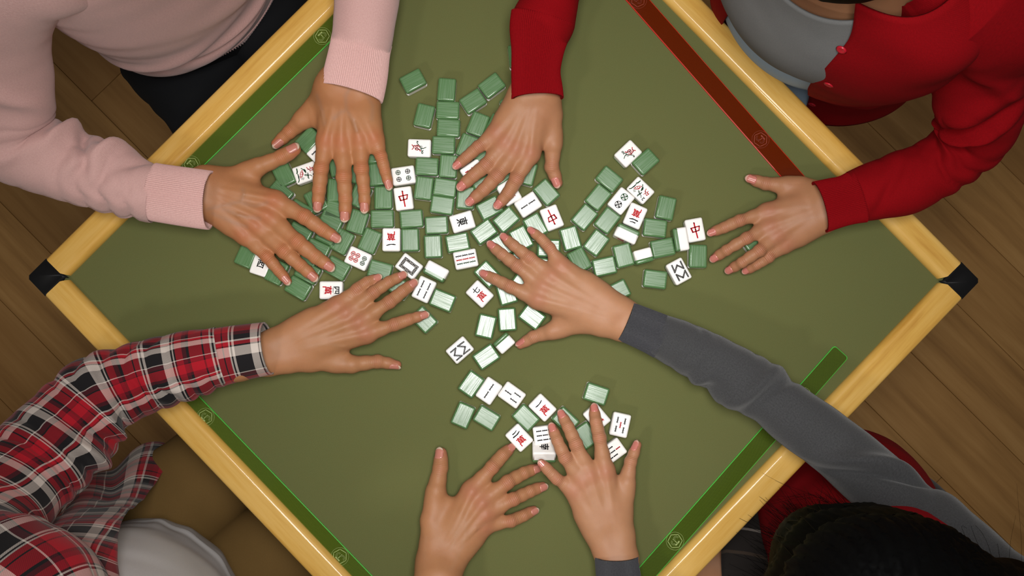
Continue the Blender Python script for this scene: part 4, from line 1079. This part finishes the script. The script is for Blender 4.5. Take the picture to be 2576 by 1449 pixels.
SL2b = [(2290, -120, 1.11, .06, .05), (2400, -80, 1.08, .11, .10), (2500, 10, 1.05, .09, .088), (2478, 110, .99, .068, .066), (2461, 195, .945, .060, .058), (2468, 280, .90, .0555, .053), (2452, 335, .872, .050, .048), (2413, 380, .850, .0440, .043), (2352, 423, .835, .0415, .040), (2279, 458, .828, .0445, .042), (2199, 479, .818, .0400, .039), (2150, 495, .813, .036, .035)]
pv = lambda *a: P(*a)
q = frame_body(p2, pv(2130, 10, .52), pv(2190, -110, .93), pv(2250, -210, 1.15), pv(2215, -285, 1.22), (SL2a, SL2b),
  (pv(2080, -40, .50), pv(2130, 55, .50)), (pv(1850, 200, .50), pv(1935, 270, .50)), (pv(1850, 260, .085), pv(1950, 345, .085)), (-.71, -.71))
# bare upper chest above the neckline
B = Body(); B.cap(P(2085, -100, .99), P(2160, -30, .99), .06, .06, .03); B.cap(P(2060, -70, 1.045), P(2130, -25, 1.045), .070, .066, .03); B.cap(P(2110, -150, 1.07), P(2180, -95, 1.07), .070, .070, .04); B.cap(P(2150, -140, 1.09), P(2250, -200, 1.16), .06, .05, .04)
V, F = B.mesh(.006); p2.add(V, F)
eyes(p2, q); hair_cap(p2, q, back=0.06)
p2.finish()
tr = p2.cloth('trousers', DENIM, [(2130, 0, .66, .13, .09), (2120, 20, .60, .145, .10), (2115, 45, .52, .15, .10)], side=SD2, M=80, ds=0.01, disp=sleeve_disp(33, .003))
p2.cloth('trouser_leg', DENIM, [(2120, 50, .53, .076, .072), (2015, 165, .54, .075, .070), (1930, 270, .53, .066, .062), (1945, 310, .40, .055, .055), (1950, 340, .12, .05, .05)], parent=tr, side=SD2, M=64, ds=.008, disp=sleeve_disp(34, .004))
p2.cloth('trouser_leg', DENIM, [(2080, -20, .53, .082, .075), (1950, 100, .54, .08, .072), (1840, 200, .53, .068, .064), (1840, 220, .40, .055, .055), (1850, 255, .12, .05, .05)], parent=tr, side=SD2, M=64, ds=.008, disp=sleeve_disp(35, .004))
p2.cloth('blue_shirt', DENIM, [(2046, 6, .735, .138, .112), (2046, 3, .77, .140, .120), (2044, -4, .80, .140, .119), (2048, -20, .83, .138, .109)], side=SD2, M=120, ds=.005, disp=sleeve_disp(36, .002, creases=[(.03, 4.2, .012, .5, .05, .004), (.05, 5.2, .012, .5, -.05, .004)]), solid=.002)
p2.cloth('grey_top', GREYTOP, [(2040, -18, .80, .135, .107), (2045, -28, .84, .142, .114), (2055, -42, .90, .148, .114), (2065, -50, .97, .15, .114), (2085, -95, 1.04, .140, .105), (2112, -148, 1.12, .095, .085)], side=SD2, arc=[(.3, 3.3)] * 6, M=120, ds=.006, disp=sleeve_disp(37, .002), solid=.003)
def arc2(*v): return [(a, b) for a, b in v]
cg = p2.cloth('cardigan', REDK, [(2088, 82, .55, .170, .150), (2102, 50, .61, .168, .142), (2112, 22, .67, .166, .135), (2118, 5, .74, .166, .134), (2115, -5, .82, .168, .132), (2130, -25, .92, .172, .128), (2155, -65, 1.02, .172, .115), (2185, -120, 1.10, .165, .09), (2215, -160, 1.15, .10, .075)], side=SD2,
   arc=[(2.10, 7.44), (2.10, 7.45), (2.10, 7.46), (2.10, 7.46), (2.10, 7.45), (2.15, 7.52), (2.2, 7.53), (2.3, 7.52), (2.4, 7.52)], M=140, ds=.006, disp=sleeve_disp(41, .006, creases=[(.25, -.6, .03, .3, .15, .009), (.33, -.2, .03, .3, .2, .008), (.16, .6, .03, .4, .2, .009), (.26, 2.3, .09, .40, 0, .036)]), solid=.004)
p2.cloth('sleeve', REDK, SL2a, lead=1, parent=cg, M=120,
   disp=sleeve_disp(43, .003, creases=[(.60, 1.5, .010, 1.6, .004, -.003)]))
p2.cloth('cuff', RED_RIB, [(1366, 48, .82, .0460, .042), (1358, 80, .818, .0430, .039), (1352, 130, .815, .0368, .034), (1348, 180, .812, .0345, .032), (1351, 225, .810, .0360, .033), (1352, 248, .810, .0368, .033)], parent=cg, M=720, ds=.003, disp=ribs(90, .00055), solid=.003)
p2.cloth('sleeve', REDK, SL2b, lead=1, parent=cg, M=130,
   disp=sleeve_disp(45, .004, creases=[(.215, .6, .014, .9, -.03, .014), (.24, .5, .009, 1.0, -.02, -.012), (.268, .6, .013, .9, -.03, .014), (.295, .6, .008, .9, .02, -.011), (.325, .7, .014, .8, .03, .012), (.44, 1.6, .010, .9, .03, -.006), (.15, 1.2, .02, .9, .08, .009)], comp=[(.2, .40, .030, .006), (.38, .46, .05, .004)]))
p2.cloth('cuff', RED_RIB, [(2160, 494, .814, .038, .037), (2128, 504, .811, .0350, .034), (2095, 512, .808, .0358, .034), (2062, 521, .806, .0370, .0345)], parent=cg, M=720, ds=.003, disp=ribs(86, .00055), solid=.003)
for (x, y, z) in ((2117, 125, 1.0), (2085, 213, .90), (2043, 263, .83), (2152, 2, 1.08)):
    bm = bmesh.new(); bmesh.ops.create_cone(bm, cap_ends=True, segments=24, radius1=.0058, radius2=.0058, depth=.0022)
    bmesh.ops.bevel(bm, geom=[e for e in bm.edges if abs(e.verts[0].co.z - e.verts[1].co.z) < 1e-5], offset=.0007, segments=2, affect='EDGES')
    top = [f for f in bm.faces if f.normal.z > .9]; ins = bmesh.ops.inset_region(bm, faces=top, thickness=.0016, depth=-.0006)
    o = link('button', bm_mesh('button', bm), cg, [BTN]); o.location = P(x, y, z) - np.array(p2.root.location); BUTTONS = globals().setdefault('BUTTONS', []); BUTTONS.append((o, cg, x, y))

# ------------------------------------------------------------------ the person in the plaid shirt (lower left)
kR, kK, kW, kD = rgb(168, 18, 34), rgb(22, 20, 22), rgb(206, 194, 184), rgb(88, 12, 26)
PL_U = [(0, kR), (.17, kK), (.19, kR), (.27, kW), (.295, kK), (.32, kW), (.355, kK), (.60, kW), (.73, kK), (.755, kW), (.775, kK), (.80, kR), (.90, kD), (.96, kK)]
PLAID = m_plaid('red_black_white_plaid', .092, PL_U, [(0, kR), (.20, kK), (.225, kD), (.31, kW), (.33, kK), (.60, kW), (.74, kK), (.765, kR), (.82, kW), (.845, kK), (.93, kD)])
WHITE = m_weave('white_cotton', rgb(196, 194, 194), rgb(222, 220, 219)); KHAKI = m_weave('brown_khaki', rgb(92, 70, 36), rgb(116, 90, 50))
SD3 = (-.71, .71, 0)
p3 = Figure('person in a red, black and white plaid shirt over a white tee and brown trousers', tuple(P(380, 1560, 0.0)), SKIN_C, NAIL)
o5 = (640, 620)
hand(p3, o5, 4.026, (130, 895, 190, 1275), [(600, 905, 46, 0.818), (470, 920, 58, 0.828)],
  [[(560, 1175, 78), (985, 1195, 76), (1250, 1165, 66), (1490, 1205, 44)], [(1135, 885, 76), (1420, 790, 62), (1565, 740, 54), (1768, 678, 42)], [(1060, 765, 74), (1370, 562, 64), (1502, 455, 56), (1648, 343, 46)],
   [(935, 670, 72), (1212, 460, 60), (1365, 358, 54), (1545, 272, 44)], [(835, 600, 66), (1040, 430, 56), (1142, 362, 52), (1292, 303, 42)]],
  [[22, 14, 8, 6], [24, 31, 27, 21], [27, 33, 27, 21], [27, 32, 27, 21], [26, 30, 26, 21]], vein=0.3, tend=1.5, wlift=26, nail_tilt=(0.9, .2, .1, 0, -.1),
  veins=[[(560, 1010), (760, 990), (960, 1000)], [(600, 930), (800, 900), (960, 820)]])
o7 = (1020, 1080)
hand(p3, o7, 3.926, (150, 1260, 560, 1285), [(1102, 1452, 51, 0.798), (1090, 1600, 62, 0.82), (1000, 1850, 80, 0.85)],
  [[(255, 900, 88), (300, 610, 84), (345, 380, 72), (358, 178, 58)], [(655, 605, 82), (858, 372, 66), (960, 255, 60), (1070, 158, 46)], [(760, 715, 80), (1010, 520, 66), (1170, 432, 58), (1332, 372, 46)],
   [(795, 830, 76), (1070, 690, 62), (1232, 612, 56), (1396, 548, 46)], [(775, 950, 70), (1045, 905, 58), (1170, 850, 52), (1306, 780, 44)]],
  [[18, 16, 12, 8], [18, 22, 14, 4], [20, 24, 12, 2], [19, 22, 12, 3], [15, 17, 10, 2]], vein=0.35, tend=1.9, wlift=18, nail_tilt=(-.5, -.1, .1, .25, .35),
  veins=[[(480, 1280), (560, 1120), (610, 980), (600, 860)], [(600, 1020), (700, 920), (790, 880)], [(220, 1180), (230, 1000)], [(470, 1100), (520, 960), (560, 880)]])
SL3a = [(170, 1690, 1.10, .07, .06), (60, 1590, 1.08, .11, .10), (-90, 1460, 1.05, .10, .095), (-50, 1330, .985, .078, .075), (40, 1215, .925, .066, .064), (118, 1136, .888, .0650, .062), (195, 1056, .858, .0615, .057), (258, 996, .842, .0570, .052), (358, 950, .829, .0495, .046), (442, 925, .824, .0480, .044), (530, 903, .820, .0425, .041), (556, 897, .818, .0400, .039)]
SL3b = [(390, 1890, 1.10, .07, .06), (530, 2010, 1.05, .10, .095), (760, 1990, .93, .080, .076), (950, 1905, .865, .070, .064), (1010, 1840, .855, .062, .056), (1030, 1780, .85, .058, .054)]
pv = lambda *a: P(*a)
q = frame_body(p3, pv(380, 1560, .50), pv(300, 1700, .96), pv(240, 1790, 1.16), pv(150, 1900, 1.30), (SL3a, SL3b),
  (pv(300, 1440, .50), pv(470, 1620, .50)), (pv(570, 1170, .50), pv(740, 1340, .50)), (pv(590, 1130, .085), pv(740, 1290, .085)), (.71, .71))
eyes(p3, q); hair_cap(p3, q)
p3.finish()
tr = p3.cloth('trousers', KHAKI, [(370, 1580, .62, .155, .115), (385, 1560, .56, .17, .12), (400, 1540, .50, .175, .11), (405, 1535, .45, .17, .10)], side=SD3, M=80, ds=.01, disp=sleeve_disp(53, .004))
p3.cloth('trouser_leg', KHAKI, [(270, 1440, .525, .096, .082), (420, 1290, .54, .096, .080), (580, 1150, .525, .080, .072), (600, 1130, .40, .062, .062), (600, 1120, .12, .058, .058)], parent=tr, side=SD3, M=96, ds=.006, disp=sleeve_disp(54, .005, creases=[(.12, 1.2, .012, .6, .06, .006), (.17, .8, .014, .5, .08, .006), (.08, 1.8, .014, .6, .05, .006)]))
p3.cloth('trouser_leg', KHAKI, [(465, 1610, .525, .098, .082), (612, 1462, .54, .098, .080), (760, 1340, .525, .080, .072), (760, 1320, .40, .062, .062), (745, 1285, .12, .058, .058)], parent=tr, side=SD3, M=96, ds=.006, disp=sleeve_disp(55, .005))
p3.cloth('white_tee', WHITE, [(400, 1528, .60, .152, .122), (398, 1532, .64, .150, .120), (385, 1555, .72, .152, .118), (355, 1600, .84, .155, .118), (310, 1690, .98, .15, .10), (260, 1770, 1.10, .10, .07)], side=SD3, M=140, ds=.005,
   disp=sleeve_disp(57, .005, creases=[(.08, 1.2, .06, .10, .05, .004), (.09, 1.6, .07, .12, .05, .005), (.10, .9, .07, .10, .1, .005), (.12, 1.3, .012, .6, .05, .006)]))
sh = p3.cloth('plaid_shirt', PLAID, [(352, 1490, .54, .190, .145), (352, 1500, .61, .188, .145), (345, 1530, .72, .180, .140), (325, 1590, .86, .180, .132), (290, 1690, 1.00, .18, .11), (255, 1770, 1.12, .14, .08)], side=SD3,
   arc=[(2.6, 7.30), (2.6, 7.28), (2.55, 7.20), (2.5, 7.15), (2.4, 7.3), (2.3, 7.5)], M=180, ds=.005, disp=sleeve_disp(59, .010, creases=[(.0, .92, .11, .42, 0, .085), (.0, .62, .2, .10, 0, -.016), (.05, .35, .2, .12, 0, .012), (.1, .0, .3, .12, 0, -.010)], comp=[(.05, .3, .06, .005)]), solid=.0015)
p3.cloth('sleeve', PLAID, SL3a, lead=1, parent=sh, M=140, ds=.0035,
   disp=sleeve_disp(61, .005, u=20, creases=[(.34, .5, .012, .9, -.02, .014), (.37, .5, .008, .9, -.02, -.012), (.40, .5, .012, .8, .02, .013), (.43, .6, .008, .8, .02, -.009)], comp=[(.26, .46, .032, .009), (.44, .68, .028, .006)]))
p3.cloth('cuff', PLAID, [(545, 900, .818, .0408, .039), (575, 893, .816, .0400, .038), (625, 884, .814, .0385, .036), (668, 877, .813, .0372, .035), (674, 876, .813, .0372, .035)], parent=sh, M=120, ds=.003, solid=.002)
p3.cloth('sleeve', PLAID, SL3b, lead=1, parent=sh, M=120, disp=sleeve_disp(63, .004), solid=.002)

# ------------------------------------------------------------------ the person in the grey sweater (lower right)
GREYK = m_knit('dark_grey_knit', rgb(46, 46, 47), rgb(82, 82, 83), .0018, .4); GREY_RIB = m_knit('dark_grey_rib', rgb(46, 46, 49), rgb(76, 76, 80), .0018, .2)
REDV = m_weave('dark_red_cloth', rgb(120, 6, 14), rgb(150, 10, 20)); 
SKIRT = m_plaid('dark_plaid_wool', .15, [(0, rgb(52, 46, 42)), (.30, rgb(30, 28, 28)), (.62, rgb(180, 172, 164)), (.645, rgb(30, 28, 28)), (.86, rgb(70, 58, 46))], [(0, rgb(46, 42, 40)), (.35, rgb(28, 27, 27)), (.55, rgb(176, 166, 156)), (.575, rgb(34, 31, 30)), (.80, rgb(90, 74, 60)), (.83, rgb(36, 33, 31))])
SD4 = (.71, .71, 0)
p4 = Figure('person in a dark grey sweater and red vest with long black hair', tuple(P(2180, 1400, 0.0)), SKIN_D, NAIL_D)
o6 = (1180, 540)
hand(p4, o6, 4.025, (1635, 905, 1490, 1240), [(1637, 835, 40, 0.796), (1720, 873, 44, 0.80)],
  [[(1120, 1105, 78), (835, 1180, 72), (648, 1238, 60), (482, 1342, 44)], [(695, 855, 80), (415, 730, 62), (262, 652, 52), (108, 585, 42)], [(745, 725, 76), (485, 520, 62), (332, 402, 54), (188, 280, 44)],
   [(830, 620, 74), (612, 435, 60), (450, 312, 52), (322, 200, 42)], [(930, 520, 66), (818, 340, 54), (728, 242, 48), (598, 135, 38)]],
  [[18, 12, 6, 2], [26, 30, 26, 20.5], [27, 31, 26, 20.5], [27, 31, 26, 20.5], [25, 29, 26, 20.5]], vein=.12, tend=.4, wlift=26, nail_tilt=(.8, .2, .1, 0, -.1))
o8 = (1310, 990)
hand(p4, o8, 3.1556, (610, 1290, 898, 1285), [(1554, 1460, 42, 0.796), (1575, 1530, 46, 0.808)],
  [[(815, 930, 58), (842, 705, 56), (872, 540, 46), (938, 376, 34)], [(668, 612, 60), (625, 350, 50), (596, 222, 44), (576, 82, 34)], [(548, 645, 58), (438, 400, 50), (375, 262, 44), (306, 134, 34)],
   [(482, 690, 56), (350, 510, 48), (290, 372, 42), (236, 236, 34)], [(415, 762, 52), (288, 680, 42), (215, 605, 38), (140, 526, 30)]],
  [[24, 24, 24, 20], [28, 36, 30, 21], [30, 38, 30, 21], [30, 40, 34, 26], [28, 38, 40, 42]], vein=.1, tend=.5, wlift=24, nail_tilt=(-.8, .1, .05, -.05, -.2))
SL4a = [(2390, 1690, 1.06, .07, .06), (2600, 1640, 1.03, .075, .07), (2645, 1565, 1.0, .056, .053), (2575, 1508, .975, .048, .046), (2500, 1449, .945, .0420, .041), (2429, 1383, .915, .0420, .041), (2354, 1324, .888, .0450, .043), (2279, 1281, .868, .0425, .041), (2201, 1210, .852, .0440, .042), (2130, 1148, .838, .0428, .041), (2058, 1091, .826, .0418, .039), (1994, 1046, .818, .0412, .038), (1938, 997, .812, .0395, .037), (1876, 961, .807, .0420, .038), (1805, 918, .803, .0385, .035), (1720, 873, .800, .0345, .032), (1655, 843, .798, .0305, .029)]
SL4b = [(2270, 1800, 1.06, .07, .06), (2200, 1970, 1.03, .095, .09), (2000, 1900, .94, .07, .066), (1790, 1800, .87, .056, .053), (1640, 1640, .828, .045, .042), (1575, 1530, .808, .037, .035), (1560, 1490, .800, .033, .031)]
pv = lambda *a: P(*a)
q = frame_body(p4, pv(2145, 1330, .50), pv(2205, 1545, .93), pv(2300, 1715, 1.10), pv(2290, 1640, 1.22), (SL4a, SL4b),
  (pv(2230, 1280, .50), pv(2060, 1470, .50)), (pv(1950, 1040, .50), pv(1745, 1395, .50)), (pv(1900, 1040, .085), pv(1730, 1360, .085)), (-.71, .71))
# bare thigh beside the skirt
B = Body(); B.cap(P(2050, 1490, .515), P(1745, 1400, .515), .074, .060, .02); V, F = B.mesh(.006); p4.add(V, F)
eyes(p4, q)
p4.finish()
sk = p4.cloth('plaid_skirt', SKIRT, [(2205, 1430, .60, .15, .115), (2190, 1410, .56, .165, .125), (2160, 1385, .52, .17, .12)], side=SD4, M=100, ds=.006, disp=sleeve_disp(73, .004))
p4.cloth('skirt_panel', SKIRT, [(2110, 1510, .53, .095, .085), (1980, 1440, .535, .098, .086), (1860, 1400, .525, .096, .084), (1842, 1396, .522, .095, .083)], parent=sk, M=100, ds=.006, disp=sleeve_disp(74, .004), solid=.002)
p4.cloth('skirt_panel', SKIRT, [(2205, 1320, .53, .085, .080), (2060, 1172, .535, .086, .080), (1945, 1060, .525, .084, .078)], parent=sk, M=100, ds=.006, disp=sleeve_disp(75, .004), solid=.002)
vs = p4.cloth('red_vest', REDV, [(2128, 1300, .56, .146, .150), (2130, 1302, .60, .142, .142), (2145, 1332, .68, .138, .116), (2165, 1420, .80, .140, .100), (2210, 1560, .94, .14, .09), (2280, 1690, 1.06, .11, .07)], side=SD4, M=120, ds=.006, disp=sleeve_disp(77, .006, creases=[(.06, 1.6, .02, .3, .1, .010), (.05, .3, .03, .25, .1, -.010)]), solid=.003)
sw = p4.cloth('sweater', GREYK, [(2152, 1348, .68, .130, .100), (2172, 1425, .80, .134, .092), (2215, 1565, .94, .140, .084), (2300, 1700, 1.08, .12, .06)], side=SD4, M=100, ds=.006, disp=sleeve_disp(78, .003))
p4.cloth('sleeve', GREYK, SL4a, lead=1, parent=sw, M=140,
   disp=sleeve_disp(81, .003, creases=[(.345, 1.3, .014, 1.1, .05, .012), (.322, 1.4, .009, 1.1, .05, -.011), (.505, 1.3, .007, 1.4, .012, -.009), (.522, 1.3, .008, 1.4, .012, .008), (.55, 2.6, .010, .7, .012, .006), (.575, 2.6, .009, .6, .012, -.006), (.60, 2.6, .010, .6, .012, .006)], comp=[(.50, .66, .032, .004), (.12, .26, .05, .005)]))
p4.cloth('cuff', GREY_RIB, [(1668, 849, .798, .0312, .030), (1640, 836, .797, .0300, .029), (1605, 821, .797, .0290, .027), (1580, 811, .796, .0286, .026), (1573, 808, .796, .0286, .026)], parent=sw, M=720, ds=.003, disp=ribs(86, .0005), solid=.003)
p4.cloth('sleeve', GREYK, SL4b, lead=1, parent=sw, M=120, disp=sleeve_disp(83, .003))
p4.cloth('cuff', GREY_RIB, [(1562, 1500, .80, .0338, .032), (1557, 1460, .797, .0312, .030), (1552, 1420, .795, .0302, .028), (1551, 1400, .795, .0302, .028)], parent=sw, M=720, ds=.003, disp=ribs(80, .0005), solid=.003)
# hair: a mass of long locks falling forward over the shoulders, loose strands along its edge
B = Body()
hc = q(0, 0, .03)
B.cap(q(-.035, 0, .05), q(.03, 0, .055), .106, .096, .03); B.cap(q(-.05, 0, 0), q(-.08, 0, -.10), .085, .075, .04)
front = [(P(2190, 1530, 1.20), .060), (P(2115, 1440, 1.06), .062), (P(2075, 1405, .94), .058), (P(2060, 1400, .82), .046)]
left = [(P(2120, 1640, 1.18), .06), (P(2050, 1560, 1.04), .060), (P(2035, 1520, .90), .052), (P(2020, 1500, .80), .040)]
right = [(P(2300, 1490, 1.20), .062), (P(2255, 1440, 1.08), .060), (P(2205, 1400, .98), .054), (P(2150, 1385, .88), .045)]
back = [(P(2480, 1600, 1.18), .07), (P(2540, 1560, 1.06), .06), (P(2580, 1530, .95), .045)]
for ch in (front, left, right, back):
    prev = (hc, .09)
    for p, r in ch: B.cap(prev[0], p, prev[1], r, .035); prev = (p, r)
V, F = B.mesh(.004)
rel = V - hc; ang = np.arctan2(rel[:, 1], rel[:, 0])
V = V + (unit(rel) * (0.0018 * np.sin(ang * 46 + 3 * np.sin(rel[:, 2] * 40)) + 0.0012 * np.sin(ang * 117 + rel[:, 2] * 25))[:, None])
loc4 = np.array(p4.root.location)
cap = link('hair', mesh_from('hair', V - loc4, F), p4.root, [HAIRM])
rh = np.random.default_rng(11); HV = []; HF = []; nb = 0
def lock(pts, r0, r1, sides=4):
    global nb
    D = catmull(np.array(pts), [7] * (len(pts) - 1)); T = unit(np.gradient(D, axis=0)); n = len(D)
    S = unit(np.cross(T, np.array([.3, .2, .9]))); U = np.cross(T, S); rr = np.linspace(r0, r1, n)[:, None, None]
    a = np.arange(sides) * 2 * PI / sides
    W_ = D[:, None] + rr * (np.cos(a)[None, :, None] * S[:, None] + np.sin(a)[None, :, None] * U[:, None])
    idx = np.arange(n * sides).reshape(n, sides)
    Q = np.stack([idx[:-1], np.roll(idx, -1, 1)[:-1], np.roll(idx, -1, 1)[1:], idx[1:]], -1).reshape(-1, 4)
    HV.append(W_.reshape(-1, 3)); HF.append(Q + nb); nb += n * sides
for ch, cnt, sp in ((front, 420, 1.0), (left, 300, 1.0), (right, 320, .9)):
    for i in range(cnt):
        u = rh.normal(0, .55, 3); u = u / max(1, np.linalg.norm(u)); pts = [hc + u * .10 + np.array([0, 0, .03])]
        for p, r in ch: pts.append(p + u * r * 1.08 + rh.normal(0, .004, 3))
        end = ch[-1][0] + u * ch[-1][1] * 1.5 * sp + np.array([-.03, .02, -.03]) * rh.uniform(0, 1.3) + rh.normal(0, .008, 3); pts.append(end)
        r = rh.uniform(.0005, .0014); lock(pts, r, .0002)
for i in range(60):   # wisps standing off towards the table
    p, r = front[2]; s = p + np.array([-.04 + .10 * rh.uniform(), .045 + .02 * rh.normal(), .02])
    e = P(1935 + 150 * rh.uniform() ** 1.2, 1300 - 50 * rh.uniform(), .86); e = e + rh.normal(0, .014, 3)
    lock([p + rh.normal(0, .02, 3), s * .6 + e * .4, e], .0004, .00012, 3)
for i in range(10):    # a few single hairs curling over the floor side
    a = P(2420 + 30 * i, 1330 + 14 * i, 1.0); lock([q(-.05, .08, .05), a, a + np.array([.05 + .02 * rh.normal(), .05 * rh.normal(), -.1])], .0003, .0001, 3)
me = mesh_from('hair_locks', np.vstack(HV) - loc4, np.vstack(HF)); o = link('hair_locks', me, cap, [HAIRM]); o['kind'] = 'stuff'

# ------------------------------------------------------------------ buttons sit on the cardigan's edge
bpy.context.view_layer.update()
dg = bpy.context.evaluated_depsgraph_get()
for o, cg_, x, y in BUTTONS:
    org = Vector(CAM); d = (Vector(P(x, y, 0.7)) - org).normalized(); mw = cg_.matrix_world.inverted()
    ok, loc, nor, _ = cg_.ray_cast(mw @ org, (mw.to_3x3() @ d).normalized(), depsgraph=dg)
    if ok:
        if nor.dot(mw.to_3x3() @ d) > 0: nor = -nor
        o.location = loc + nor * 0.0008; o.rotation_euler = nor.to_track_quat('Z', 'Y').to_euler()
